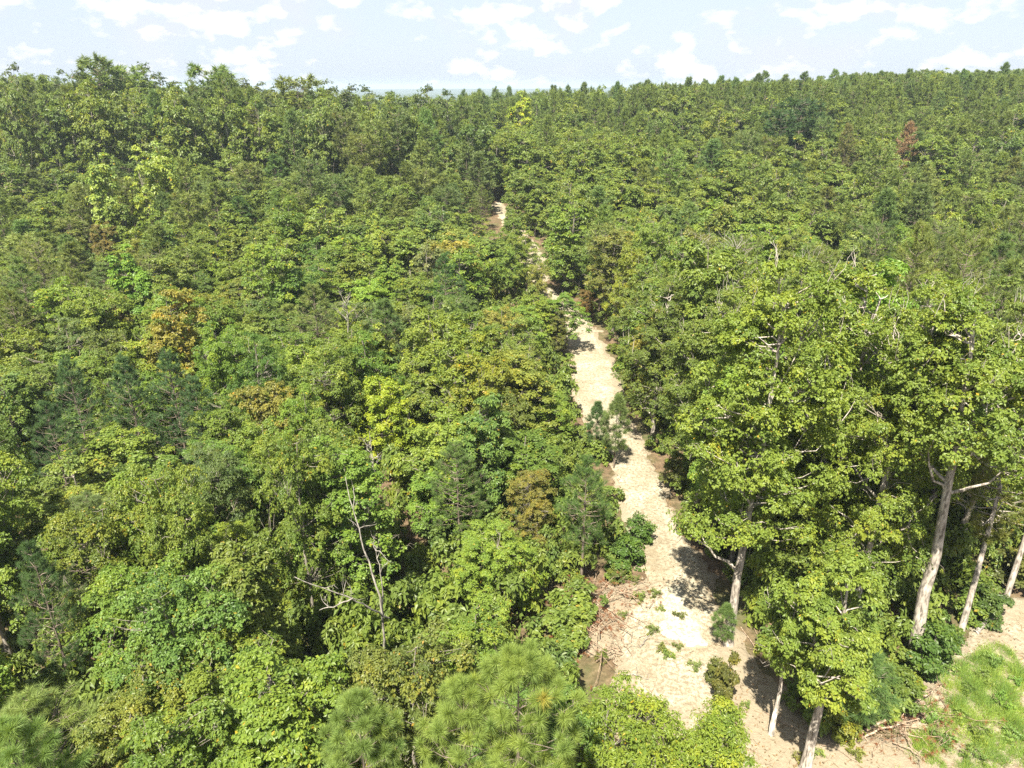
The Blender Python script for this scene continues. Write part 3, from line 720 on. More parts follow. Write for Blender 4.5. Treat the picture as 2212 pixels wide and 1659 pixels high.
# mature wood on the rises left and right, skyline trees
sky_l = [(30, 140), (85, 152), (122, 149), (160, 158), (205, 134), (235, 148), (262, 152), (300, 140), (330, 160), (372, 168), (415, 170), (455, 152), (480, 158), (528, 160), (560, 176), (600, 180), (640, 176), (690, 168), (712, 172),
         (755, 186), (788, 188), (845, 190), (905, 190), (930, 186), (960, 196)]
ORDN = 'first second third fourth fifth sixth seventh eighth ninth tenth eleventh twelfth thirteenth fourteenth fifteenth sixteenth seventeenth eighteenth nineteenth twentieth twenty-first twenty-second twenty-third twenty-fourth twenty-fifth'.split()
for i, (px, py) in enumerate(sky_l):
    H = 18 if px < 520 else 16
    z = H
    Y = 138 + 14 * rng.random() - 6 * (px < 300)
    X = (px - CX) / FPX * (Y * math.cos(PITCH) + 0)
    for _ in range(6):
        zc = Y * math.cos(PITCH) + (CAM_H - z) * math.sin(PITCH); X = (px - CX) / FPX * zc
        t = (CY - py) / FPX; z = CAM_H + Y * math.tan(math.atan(t) - PITCH)
    gz = float(ground(X, Y)); H = z - gz
    pinekind = i in (4, 6, 11, 16)
    pr = PN['far'][2] if pinekind else BL['far'][(3, 1, 0, 3)[i % 4]]
    colr = jit(PGREENS['olive green'] if pinekind else random.choice([(0.095, 0.128, 0.036), (0.085, 0.112, 0.040), (0.078, 0.110, 0.030)]), .08)
    put_tree('pine_tree' if pinekind else T, pr, (X, Y, gz - .1), H, 4.0 + rng.random() * 1.8, colr,
             f'{ORDN[i]} tree from the left along the left skyline, mature {"pine" if pinekind else "broadleaf"}', group='mature trees along the left skyline')

sky_r = [(1000, 196, 1), (1035, 193, 1), (1068, 190, 1), (1100, 187, 1), (1165, 190, 0), (1195, 184, 1), (1228, 186, 1), (1262, 178, 1), (1300, 183, 0), (1335, 176, 1), (1378, 180, 1), (1400, 172, 1), (1440, 178, 0), (1490, 166, 1), (1525, 172, 1), (1560, 163, 1),
         (1592, 168, 1), (1640, 158, 1), (1655, 154, 1), (1698, 160, 1), (1738, 156, 1), (1770, 164, 1), (1806, 150, 1), (1842, 160, 1), (1880, 158, 1), (1905, 152, 1), (1940, 160, 1), (1966, 148, 1), (2003, 158, 1), (2045, 142, 0), (2085, 150, 1), (2118, 158, 1), (2142, 152, 1), (2176, 134, 1), (2200, 150, 1)]
for i, (px, py, pk) in enumerate(sky_r):
    Y = 168 + 20 * rng.random() + (60 if px < 1130 else 0)
    z = top_for(py, Y); zc = Y * math.cos(PITCH) + (CAM_H - z) * math.sin(PITCH); X = (px - CX) / FPX * zc; gz = float(ground(X, Y))
    pr = PN['far'][i % 2] if pk else BL['far'][i % 4]
    n_ = len(sky_r); k_ = i if i < n_ / 2 else n_ - 1 - i
    put_tree('pine_tree' if pk else T, pr, (X, Y, gz - .1), z - gz, (1.9 + rng.random() * .9) if pk else 3.2, jit(PGREENS['dark green'] if pk else GREENS['olive green'], .08),
             f'{ORDN[k_]} tree from the {"centre" if i < n_ / 2 else "right"} along the right skyline, {"pine" if pk else "broadleaf"}', group='trees spiking above the right skyline')
hero_top(1222, 630, 6.2, 2.2, BL['mid'][4], T, jit(GREENS['mid green']), 'small tree whose crown half hides the track at its narrow bend')
hero_top(1205, 668, 5.0, 1.2, BL['mid'][0], T, jit(GREENS['olive green']), 'thin-crowned tree on the track edge just below the narrow bend')
hero_top(1138, 498, 8.0, 2.6, BL['mid'][1], T, jit(GREENS['mid green']), 'tree closing over the upper track between its last two sandy gaps')
hero_top(1108, 455, 8.0, 2.2, BL['far'][3], T, jit(GREENS['mid green']), 'rounded tree hiding the track just before its last sandy gap')
hero_top(1165, 560, 6.4, 1.3, BL['mid'][3], T, jit(GREENS['olive green']), 'small olive tree overhanging the right edge of the upper track')
hero_top(1100, 520, 7.0, 1.9, BL['mid'][3], T, jit(GREENS['mid green']), 'round tree on the left verge of the upper track')
hero_top(1040, 400, 7.0, 1.6, PN['mid'][0], 'pine_tree', jit(PGREENS['olive green']), 'small pine at the left of the last sandy gap')

# ------------------------------------------------------------------ dead snags
def snag(segs, name, label, mat=M_DEAD, r0=0.09, extra=10, seed=1, cat='dead tree'):
    """segs: list of polylines in world space with radii"""
    r = np.random.default_rng(seed); tb = Tubes(); br = Tubes(); base = np.array(segs[0][0][0])
    for i, (P, ra) in enumerate(segs):
        P = np.array(P) - base; n = len(P)
        t = np.linspace(0, n - 1, n * 3); Q = np.stack([np.interp(t, np.arange(n), P[:, c]) for c in range(3)], 1)
        Q[1:-1] += r.normal(size=(len(Q) - 2, 3)) * 0.03
        (tb if i == 0 else br).add(Q, np.linspace(ra[0], ra[1], len(Q)), 6)
        for _ in range(extra):
            j = r.integers(len(Q) // 3, len(Q)); d = nrm(rsph(1, r)[0] + np.array([0, 0, 0.5])); l = 0.3 + r.random() * 0.6
            e = Q[j] + d * l; br_ = tb if i == 0 else br; br_.add(curve(Q[j], e, 4, 0.05, 0.08, r), [0.018, 0.013, 0.009, 0.004], 4)
            for _ in range(2):
                f = Q[j] + d * l * (0.4 + .5 * r.random()); br_.add(curve(f, f + nrm(d + rsph(1, r)[0]) * l * .5, 3, 0.05, 0.08, r), [0.010, 0.007, 0.003], 3)
    o = empty(name, base); link('trunk', tb.mesh('trunk', mat), o); link('branch', br.mesh('branch', mat), o)
    tag(o, label, cat); return o
def line_at(pts):            # pts: (px, py, z)
    return [at(px, py, z) for px, py, z in pts]
snag([(line_at([(832, 1420, 3.0), (828, 1345, 5.0), (815, 1270, 6.6), (785, 1180, 8.2), (765, 1110, 9.4), (746, 1030, 10.8)]), (0.055, 0.012)),
      (line_at([(828, 1330, 5.2), (822, 1250, 6.9), (812, 1190, 8.0)]), (0.035, 0.010))], 'dead_tree', 'tall forked grey snag leaning left over the lower left canopy', extra=5, seed=4)
for p in ((828, 1330), (818, 1280), (800, 1230), (785, 1180), (765, 1110), (750, 1050)): keep_vis.append((p[0], p[1], 24.5))
snag([(line_at([(840, 1335, 5.0), (800, 1315, 6.3), (762, 1292, 7.2), (715, 1275, 7.8), (636, 1246, 8.6)]), (0.04, 0.012)),
      (line_at([(762, 1292, 7.2), (720, 1310, 7.2), (690, 1318, 7.2)]), (0.03, 0.01))], 'dead_tree', 'white fallen limb lying across crowns left of the leaning snag', extra=3, seed=5)
for p in ((762, 1292), (715, 1275), (660, 1255)): keep_vis.append((p[0], p[1], 25.5))
def bare_tree(px, py, H, label, seed, spread=0.8, n=14, mat=M_DEAD, kind='dead_tree'):
    r = np.random.default_rng(seed); z = H
    for _ in range(12):
        p = at(px, py, z); z = .5 * z + .5 * (float(ground(p[0], p[1])) + H)
    b = np.array([p[0], p[1], z - H]); tb = Tubes(); brs = []
    tb.add(curve([0, 0, -.3], [0.1, 0, H * .95], 6, 0, 0.01, r), np.linspace(0.09, 0.015, 6), 6)
    for i in range(n):
        f = 0.45 + 0.5 * r.random(); a = i * 2.4; s = np.array([0.1 * f, 0, H * .95 * f]); l = spread * (1.5 - f) * (0.7 + .6 * r.random())
        e = s + np.array([math.cos(a) * l, math.sin(a) * l, l * 1.1]); br = Tubes(); brs.append(br); br.add(curve(s, e, 5, .05, .05, r), np.linspace(0.03, 0.006, 5), 4)
        for _ in range(4):
            u = s + (e - s) * (.3 + .6 * r.random()); br.add(curve(u, u + nrm(rsph(1, r)[0] + np.array([0, 0, .9])) * l * .5, 3, .03, .05, r), [0.013, 0.009, 0.004], 3)
    o = empty(kind, b); link('trunk', tb.mesh('trunk', mat), o); [link('branch', q_.mesh('branch', mat), o) for q_ in brs]; tag(o, label, 'dead tree')
    placed.append((b[0], b[1], 0.8)); return o
bare_tree(742, 628, 9.2, 'bare grey tree with upswept twigs between yellow-green crowns, left of centre', 21, 1.3, 18)
bare_tree(572, 742, 8.6, 'small dead tree of fine grey twigs above the centre-left canopy', 22, 0.9, 16)
bare_tree(792, 915, 8.3, 'dead twiggy tree directly below the lime-yellow tree', 23, 0.8, 16)
bare_tree(1510, 498, 12.5, 'grey leafless tree above the right oak group, nearer the track', 24, 2.2, 22)
bare_tree(1592, 505, 12.5, 'spreading leafless branches right of the first grey leafless tree', 25, 2.4, 22)
bare_tree(1955, 640, 14, 'short white dead leader poking from the right oak crowns', 26, 1.0, 12)
bare_tree(2060, 455, 9.5, 'sparse dead top near the right edge above the oaks', 27, 1.2, 12)
bare_tree(1940, 345, 10, 'white dead stem against the rust-brown pine', 28, 1.2, 10)
bare_tree(1540, 258, 10, 'grey bare thicket tree below the right skyline', 29, 2.0, 26)
# dead pale limbs inside the tall oaks are part of those trees' own wood

# ------------------------------------------------------------------ shrubs and saplings on the clearing
sh1 = broadleaf(301, 2.0, 0.75, 0.3, 34, 0.30, 16, 7, 0.12, prof=prof_round, trunk_r=0.03, limbs=6, sides=4)
sh2 = broadleaf(302, 2.0, 0.9, 0.2, 40, 0.30, 16, 7, 0.13, prof=prof_dome, trunk_r=0.03, limbs=6, sides=4)
sh3 = broadleaf(303, 2.0, 0.45, 0.2, 30, 0.24, 16, 7, 0.13, prof=prof_round, trunk_r=0.03, limbs=6, sides=4)
def shrub(px, py, H, Rr, proto, col, label, kind='shrub', cat='shrub', **kw):
    return hero(px, py, H, Rr, proto, kind, col, label, cat=cat, **kw)
shrub(1562, 1535, 3.3, 0.42, sh3, (0.130, 0.130, 0.032), 'columnar red-green sapling growing from the sand in the clearing', 'sapling', 'sapling')
shrub(1545, 1480, 1.6, 0.5, sh1, (0.120, 0.135, 0.032), 'low weedy bush just above the columnar sapling')
shrub(1805, 1590, 2.2, 0.8, sh1, (0.150, 0.170, 0.026), 'yellow-green shrub between thick hickory and fallen pine stems')
shrub(1868, 1500, 2.4, 1.0, sh2, (0.115, 0.160, 0.028), 'rounded shrub behind the yellow-green one, right of the hickory')
shrub(1935, 1530, 2.2, 0.9, sh1, (0.105, 0.150, 0.028), 'leafy shrub at the foot of the scarred oak')
shrub(2000, 1455, 2.8, 1.1, sh2, (0.085, 0.145, 0.027), 'bright shrub just right of the scarred oak trunk')
shrub(2015, 1400, 2.2, 0.9, sh2, (0.082, 0.140, 0.027), 'tall shrub beside the leaning pine foot')
shrub(2125, 1335, 2.0, 1.0, sh2, (0.080, 0.125, 0.027), 'dark shrub between the two leaning pine stems')
shrub(2200, 1265, 2.4, 1.3, sh1, (0.120, 0.130, 0.034), 'brownish shrub below the right-edge pine stem')
shrub(1380, 1180, 2.2, 0.8, sh1, (0.082, 0.145, 0.027), 'small shrub leaning onto the track from the left verge')
shrub(1352, 1232, 2.2, 1.0, sh2, (0.090, 0.155, 0.027), 'bright low shrub on the left verge above the brush pile')
shrub(1500, 1165, 2.4, 0.8, sh1, (0.115, 0.125, 0.030), 'bronze shrub on the right verge opposite the trackside pine')
shrub(1455, 1060, 2.4, 0.8, sh1, (0.110, 0.125, 0.030), 'shrub at the right verge beside the deep shadow')
shrub(1262, 690, 3.6, 1.2, BL['mid'][3], (0.190, 0.130, 0.040), 'rust-orange shrub on the right verge at the track bend')
shrub(1210, 555, 4.0, 1.1, BL['mid'][1], (0.160, 0.110, 0.045), 'reddish shrub right of the upper track')
shrub(1135, 405, 8.0, 2.2, BL['far'][1], (0.160, 0.125, 0.040), 'rusty orange tree beside the far end of the track', 'broadleaf_tree', 'tree')
shrub(1335, 1255, 1.2, 0.5, sh1, (0.120, 0.150, 0.030), 'tiny bush at the top of the brush pile')
rng2 = np.random.default_rng(55)
weeds = [(1470, 1345), (1425, 1325), (1410, 1370), (1380, 1300), (1345, 1335), (1300, 1425), (1465, 1405), (1500, 1445), (1430, 1415), (1395, 1545), (1442, 1425), (1610, 1530), (1760, 1635), (1690, 1520), (1850, 1640), (1372, 1260), (1415, 1290), (1725, 1650)]
wd = broadleaf(310, 0.45, 0.30, 0.04, 16, 0.10, 7, 5, 0.085, prof=prof_round, trunk_r=0.008, limbs=3, sides=4, thin=True, droop=-0.9, lead=5)
WN = 'round,upper,tiny,topmost,spiky,lowest left,lower,flat,low,isolated,leafy lower,pale upper,tufty,sparse,rightmost bottom,fringe,narrow upper,bottom-edge'.split(',')
for i, (px, py) in enumerate(weeds):
    side = 'near the white sand' if 1400 < px < 1480 else 'left of the white sand' if px <= 1400 else 'right of the sand'
    hero(px, py, 0.45 + rng2.random() * .35, 0.22 + rng2.random() * .16, wd, 'weed', jit((0.20, 0.235, 0.06)), f'{WN[i]} weed clump on bare ground {side}', group='weed clumps scattered on the sand', cat='weed')

# ------------------------------------------------------------------ brush piles and fallen stems
def brush_pile(pix, n, size, label, seed, rust=0.5):
    r = np.random.default_rng(seed); c = atg(*pix); o = empty('brush_pile', (c[0], c[1], c[2]))
    bt = [Tubes() for _ in range(3)]; lv = Leaves()
    for i in range(n):
        a = r.random() * 6.28; s = np.array([r.normal() * size * .5, r.normal() * size * .4, 0.1 + abs(r.normal()) * .22])
        l = 0.6 + r.random() * size; d = np.array([math.cos(a), math.sin(a), (r.random() - .4) * .35])
        Q = curve(s, s + d * l, 6, 0.08 * r.random(), 0.05, r); bt[i % 3].add(Q, np.linspace(0.012 + .02 * r.random(), 0.004, 6), 4)
        for _ in range(5):
            j = r.integers(1, 6); e = Q[j] + nrm(d + rsph(1, r)[0]) * 0.35; bt[i % 3].add(curve(Q[j], e, 3, 0, .05, r), [0.007, 0.005, 0.003], 3)
            if r.random() < rust:
                k = 28; dd = nrm(nrm(e - Q[j]) * .5 + rsph(k, r)); lv.needles(np.repeat(e[None], k, 0), dd, 0.17, 0.012, 0.4 + .2 * r.random(k))
    for b in bt: link('branch', b.mesh('branch', M_TWIG_DRY), o)
    if lv.n:
        f = link('dead_foliage', lv.mesh('dead_foliage', M_NEEDLE), o); f.color = (0.26, 0.105, 0.05, 1)
    tag(o, label, 'brush pile'); return o
brush_pile((1262, 1318), 46, 1.5, 'rust-red brush pile of dead pine boughs on left edge of clearing', 31, 0.75)
brush_pile((1325, 1400), 34, 1.6, 'grey-brown heap of fine twigs below the rust-red brush pile', 32, 0.05)
brush_pile((1345, 1290), 36, 1.5, 'tangle of tan twigs on the clearing above the rust-red pile', 33, 0.1)
brush_pile((1960, 1560), 46, 1.7, 'rust-needled brush heap beside the grass at bottom right', 34, 0.6)
brush_pile((1275, 1362), 22, 0.9, 'small orange-needled brush clump under the left trees', 35, 0.9)
def fallen(pts, label, r0=0.05, seed=1, mat=M_TWIG_DRY, twigs=6, name='fallen_branch'):
    r = np.random.default_rng(seed); P = []
    for px, py, h in pts:
        g = atg(px, py); P.append([g[0], g[1], float(sand_z(g[0], g[1])) + h])
    P = np.array(P); base = P.mean(0); base[2] = P[:, 2].min(); P = P - base
    t = np.linspace(0, len(P) - 1, len(P) * 3); Q = np.stack([np.interp(t, np.arange(len(P)), P[:, c]) for c in range(3)], 1)
    Q[1:-1] += r.normal(size=(len(Q) - 2, 3)) * [[.03, .03, .01]]
    tb = Tubes(); tb.add(Q, np.linspace(r0, r0 * .3, len(Q)), 6)
    for _ in range(twigs):
        j = r.integers(1, len(Q)); d = nrm(rsph(1, r)[0] * [1, 1, .3] + [0, 0, .15]); tb.add(curve(Q[j], Q[j] + d * (.3 + .7 * r.random()), 4, .03, .06, r), [r0 * .35, r0 * .25, r0 * .15, .003], 4)
    o = link(name, tb.mesh(name, mat), None, base); tag(o, label, 'branch'); return o
fallen([(1280, 1300, .1), (1320, 1330, .12), (1365, 1365, .05)], 'long bent branch crossing the left debris of the clearing', .05, 1)
fallen([(1345, 1330, .1), (1390, 1352, .06), (1430, 1378, .05)], 'thin branch pointing at the white sand from the left', .025, 2)
fallen([(1340, 1285, .05), (1372, 1282, .1), (1390, 1278, .05)], 'short curved branch at the top of the clearing', .035, 3)
fallen([(1382, 1405, .04), (1395, 1390, .1), (1402, 1368, .06)], 'crooked upright-curving root on the sand left of centre', .035, 4, M_DEAD, 2)
fallen([(1292, 1428, .05), (1306, 1412, .1), (1318, 1400, .05)], 'stubby brown branch in the twig heap', .045, 5, twigs=1)
fallen([(1590, 1340, .1), (1625, 1395, .15), (1660, 1445, .1)], 'slim dead pole in the shade right of the crooked grey trunk', .028, 6)
fallen([(1600, 1300, .5), (1622, 1350, .3), (1668, 1435, .05)], 'second slim dead pole leaning in the same shade', .022, 7)
fallen([(1720, 1635, .05), (1790, 1620, .1), (1850, 1655, .05)], 'thin stick lying right of the thick hickory base', .022, 8)
fallen([(1650, 1545, .05), (1700, 1575, .05), (1752, 1600, .05)], 'thin stick lying between the two bottom trunks', .02, 9)
fallen([(1838, 1600, .05), (1910, 1568, .3), (1985, 1530, .5), (2020, 1510, .6)], 'upper fallen pine stem pointing right toward the grass', .075, 10, twigs=14)
fallen([(1830, 1612, .05), (1900, 1590, .2), (1980, 1572, .35)], 'lower fallen pine stem parallel to the upper one', .06, 11, twigs=12)
fallen([(1870, 1590, .05), (1890, 1555, .5), (1912, 1520, .9)], 'broken stem rising from the fallen pines', .03, 12, twigs=5)
fallen([(1872, 1650, .05), (1895, 1618, .1), (1930, 1600, .1)], 'curved stick below the fallen pines', .022, 13, twigs=3)
fallen([(2105, 1372, .05), (2125, 1358, .15), (2160, 1330, .3)], 'grey log end on the sand bank at the right edge', .14, 14, M_DEAD, 1, name='fallen_log')
fallen([(1338, 1470, .1), (1365, 1466, .1), (1400, 1475, .05)], 'pale stick at the lower edge of the twig heap', .03, 15, M_DEAD, 3)

# ------------------------------------------------------------------ the crowd of trees
def pine_zone(px, py, x, y):
    n = vnoise(x, y, 9, 21)
    if 360 < px < 1040 and 235 < py < 425: return 0.88
    if px < 470 and 395 < py < 590: return 0.6
    if px > 980 and py < 262: return 0.8 if px > 1300 or py < 215 else 0.6
    if px > 1730 and 370 < py < 640: return 0.5
    if px > 1380 and 260 <= py <= 400: return 0.45
    if px < 700 and py < 400: return 0.15
    return 0.07 if py < 800 else 0.02
def canopy_h(x, y, px):
    """typical tree height at a place"""
    left = x < np.interp(y, TC[:, 1], TC[:, 0])
    r = x / max(y, 1)
    if y > 112 and r < -0.10: return 14.5 + (3.0 if r < -0.3 else 0)
    if y > 112: return 10.5
    if left:
        h = 8.2 if y > 34 else 9.0
        dt = -float(track_sd(x, y))
        return min(h, 5.6 + dt * 0.35)
    if y < 34: return 15.0
    if y < 50: return 13.0
    if y < 72: return 11.0
    return 9.2
crowd = []
cand = []
y = 13.0
while y < 205:
    sp = 2.75 + 0.0125 * y if y < 80 else 3.75 + 0.010 * (y - 80)
    hw = y * 0.80 + 9
    x = -hw + rng.random() * sp
    while x < hw:
        cand.append((x + rng.normal() * sp * .22, y + rng.normal() * sp * .22, sp)); x += sp
    y += sp * 0.92
P0 = np.array(placed)
nb_seen = 0
for (x, y, sp) in cand:
    sdv = float(open_sd(x, y))
    gz = float(ground(x, y))
    H = canopy_h(x, y, 0) * (1 + rng.normal() * 0.17)
    if H > 14 and y < 60: sp = sp * 1.5
    Rr = sp * (0.58 + 0.36 * rng.random())
    if H > 12 and y < 60:
        if rng.random() < 0.5: continue
        Rr *= 1.1
    if sdv > -0.45: continue
    if y < 26 and x > 5.0 and y < 22: continue
    if np.min(np.hypot(P0[:, 0] - x, P0[:, 1] - y) - 0.42 * (P0[:, 2] + Rr)) < 0: continue
    px, py, zc = proj(x, y, gz + H)
    if zc < 1: continue
    if y > 100:
        want = float(np.interp(px, SKX, SKYL)) + 11 + 18 * rng.random() ** 2
        if py < want or (y > 155 and py > want):
            H = float(np.clip(top_for(want, y) - gz, 6, 21)); px, py, zc = proj(x, y, gz + H)
    rpx = Rr * FPX / zc
    if px < -rpx * 1.1 or px > 2212 + rpx * 1.1 or py > 1659 + rpx * .6: continue
    # does the crown hide something that must stay in view?
    bx, by, bz = proj(x, y, gz + H * 0.3)
    bad = False
    for (kx, ky, kd) in keep_vis:
        if kd > y and ky > py - 4 and ky < by + rpx * .4:
            f = (ky - py) / max(by - py, 1); cx_ = px + (bx - px) * f
            if abs(kx - cx_) < rpx * (0.7 if ky < 560 else 1.02): bad = True; break
    if bad: continue
    crowd.append((x, y, gz, H, Rr, px, py, zc))
crowd.sort(key=lambda c: c[7])
print('crowd', len(crowd))
stuffB, stuffP = [], []
crowd_objs = []
nB = nP = 0
for (x, y, gz, H, Rr, px, py, zc) in crowd:
    isP = rng.random() < pine_zone(px, py, x, y)
    if isP: Rr = min(Rr * 0.95, 2.4 if y < 110 else 2.6)
    tab = PN if isP else BL
    if (isP and nP < 240) or (not isP and nB < 285):
        L_ = lod(zc, tab); pr = L_[rng.integers(len(L_))]
        if not isP and rng.random() < .25: pr = L_[3]
        v = float(vnoise(x, y, 11, 31)); u = rng.random()
        side = 'left of' if x < np.interp(y, TC[:, 1], TC[:, 0]) else 'right of'
        if isP:
            nP += 1; cn = random.choice(['dark green', 'olive green', 'olive green']); col = jit(PGREENS[cn], .09)
            nm = 'pine_tree'
        else:
            nB += 1
            if side == 'left of': pal = ['mid green', 'yellow-green', 'bright green', 'dark green', 'mid green', 'olive green', 'mid green', 'bright green', 'mid green', 'dark green', 'grey-green', 'bright green']
            else: pal = ['mid green', 'olive green', 'bright green', 'mid green', 'olive green', 'yellow-green', 'dark green', 'mid green']
            cn = pal[int(rng.integers(len(pal)))] if u > 0.02 else 'bronze-tinged green'
            if y > 60 and cn == 'yellow-green' and rng.random() < .5: cn = 'olive green'
            col = jit(GREENS[cn], .10); nm = T
        size = 'tall' if H > 12 else 'low' if H < 7 else 'mid-height'
        what = 'pine' if isP else 'broadleaf tree'
        o = put_tree(nm, pr, (x, y, gz - .1), H, Rr, col, '', group=f'{what}s of the wood {side} the track')
        crowd_objs.append((o, cn, what, side, px, py))
    else:
        (stuffP if isP else stuffB).append((x, y, gz - .1, H / 9, Rr / 2.3))
def place_words(px, py):
    cols = ['at left edge', 'beside left edge', 'far left', 'well left', 'left of centre', 'slightly left of centre', 'in the centre', 'slightly right of centre', 'right of centre', 'well right', 'far right', 'beside right edge', 'at right edge']
    u = min(max(px / 2212, 0), 0.999); v = min(max((py - 190) / 1470, 0), 0.999) ** 0.5
    rows = ['at the skyline', 'just below the skyline', 'high up', 'in the upper third', 'above mid-height', 'at mid-height', 'below mid-height', 'in the lower third', 'low down', 'at the bottom']
    return cols[int(u * 13)], rows[int(v * 10)]
cells = {}
for t_ in crowd_objs: cells.setdefault((t_[1], t_[2], t_[3]) + place_words(t_[4], t_[5]), []).append(t_)
ORD = ['leftmost', 'second-from-left', 'third-from-left', 'fourth-from-left', 'fifth-from-left', 'sixth-from-left', 'seventh-from-left', 'eighth-from-left', 'ninth-from-left', 'tenth-from-left', 'eleventh-from-left', 'twelfth-from-left', 'thirteenth-from-left', 'fourteenth-from-left', 'fifteenth-from-left', 'sixteenth-from-left']
for (cn, what, side, cw, rw), ts in cells.items():
    ts.sort(key=lambda t: t[4])
    for i_, t_ in enumerate(ts):
        t_[0]['label'] = ((ORD[min(i_, 15)] + ' ') if len(ts) > 1 else '') + f'{cn} {what} {side} the track, {cw}, {rw}'
print('individual', nB, nP, 'stuff', len(stuffB), len(stuffP))

# ------------------------------------------------------------------ woods past the nearest 300 of a kind: geometry nodes on one object
def gn_scatter(name, pts, protos, label=None):
    """pts: x y z scale_z scale_xy; protos: list of (crown mesh, trunk mesh or None)"""
    me = bpy.data.meshes.new(name); A = np.array(pts, np.float32)
    me.vertices.add(len(A)); me.vertices.foreach_set('co', A[:, :3].ravel())
    def att(n, t, v):
        a = me.attributes.new(n, t, 'POINT'); a.data.foreach_set('vector' if t == 'FLOAT_VECTOR' else 'value', np.asarray(v).ravel())
    att('sc', 'FLOAT_VECTOR', np.stack([A[:, 4], A[:, 4], A[:, 3]], 1).astype(np.float32))
    att('rot', 'FLOAT_VECTOR', np.stack([np.zeros(len(A)), np.zeros(len(A)), rng.random(len(A)) * 6.28], 1).astype(np.float32))
    att('pick', 'INT', rng.integers(0, len(protos), len(A)).astype(np.int32))
    o = link(name, me)
    ng = bpy.data.node_groups.new(name, 'GeometryNodeTree')
    ng.interface.new_socket('Geometry', in_out='INPUT', socket_type='NodeSocketGeometry'); ng.interface.new_socket('Geometry', in_out='OUTPUT', socket_type='NodeSocketGeometry')
    gi = ng.nodes.new('NodeGroupInput'); go = ng.nodes.new('NodeGroupOutput'); join = ng.nodes.new('GeometryNodeJoinGeometry')
    def natt(n, dt):
        a = ng.nodes.new('GeometryNodeInputNamedAttribute'); a.data_type = dt; a.inputs['Name'].default_value = n; return a.outputs['Attribute']
    sc_, rt, pk = natt('sc', 'FLOAT_VECTOR'), natt('rot', 'FLOAT_VECTOR'), natt('pick', 'INT')
    for i, ms in enumerate(protos):
        cmp = ng.nodes.new('FunctionNodeCompare'); cmp.data_type = 'INT'; cmp.operation = 'EQUAL'
        ng.links.new(pk, cmp.inputs[2]); cmp.inputs[3].default_value = i
        for m_ in ms:
            if m_ is None: continue
            src = bpy.data.objects.new(name + '_source', m_)       # never linked to the scene: only the instances exist
            oi = ng.nodes.new('GeometryNodeObjectInfo'); oi.inputs['Object'].default_value = src
            ip = ng.nodes.new('GeometryNodeInstanceOnPoints')
            ng.links.new(gi.outputs[0], ip.inputs['Points']); ng.links.new(cmp.outputs[0], ip.inputs['Selection'])
            ng.links.new(oi.outputs['Geometry'], ip.inputs['Instance']); ng.links.new(rt, ip.inputs['Rotation']); ng.links.new(sc_, ip.inputs['Scale'])
            ng.links.new(ip.outputs[0], join.inputs[0])
    ng.links.new(join.outputs[0], go.inputs[0])
    md = o.modifiers.new('scatter', 'NODES'); md.node_group = ng
    return tag(o, label, kind='stuff')
def with_mat(me, m):
    q = me.copy(); q.materials.clear(); q.materials.append(m); return q
FB = [(with_mat(p['crown'], M_LEAF_FAR), p['trunk']) for p in BL['far']]
FP = [(with_mat(p['crown'], M_NEEDLE_FAR), p['trunk']) for p in PN['far']]
# beyond 205 m: pine ridge and woods on the far side of the dip
for _ in range(3400):
    y_ = 205 + 420 * rng.random() ** 1.1; x_ = (rng.random() * 2 - 1) * y_ * 0.82
    g_ = float(ground(x_, y_)); H_ = (11 if y_ < 300 else 10) * (1 + .13 * rng.normal())
    q_ = proj(x_, y_, g_ + H_)
    if q_[1] > 260: continue
    w_ = float(np.interp(q_[0], SKX, SKYL)) - (8 if 980 < q_[0] < 1400 else 0) + 2
    if q_[1] < w_: H_ = max(5, top_for(w_ + 8 * rng.random(), y_) - g_)
    if x_ / y_ < -0.14 and y_ < 420 and rng.random() < .7: continue
    (stuffP if x_ / y_ > -0.12 and rng.random() < .85 else stuffB).append((x_, y_, g_, H_ / 9, (2.4 + rng.random()) / 2.2))
gn_scatter('broadleaf_wood', stuffB, FB, 'olive and green broadleaf crowns massed toward the skyline')
gn_scatter('pine_wood', stuffP, FP, 'dense pine tops massed on the far slopes and skyline')

# understorey between the stems
ups = []
yy = 13.0
while yy < 95:
    sp = 1.15 + 0.016 * yy; xx = -yy * .8 - 6
    while xx < yy * .8 + 6:
        x_, y_ = xx + rng.normal() * .4, yy + rng.normal() * .4; xx += sp
        sdv = float(open_sd(x_, y_))
        if sdv > -0.35 or (sdv < -14 and rng.random() < .4): continue
        s = 0.5 + 0.55 * rng.random()
        tall_ = 1.0 if sdv > -1.5 else 1.5 + 1.2 * rng.random()
        ups.append((x_, y_, float(ground(x_, y_)) - .1, s * tall_, s * (1.25 if tall_ < 2 else 1.5)))
    yy += sp
UB = [broadleaf(401, 2.0, 0.9, 0.1, 26, 0.34, 10, 5, 0.20, prof=prof_dome, leafmat=M_LEAF_FAR, wood=False),
      broadleaf(402, 2.0, 0.8, 0.1, 24, 0.32, 10, 5, 0.18, prof=prof_round, leafmat=M_LEAF_FAR, wood=False)]
gn_scatter('undergrowth', ups, [(p['crown'], None) for p in UB], 'leafy undergrowth filling the forest floor between stems')

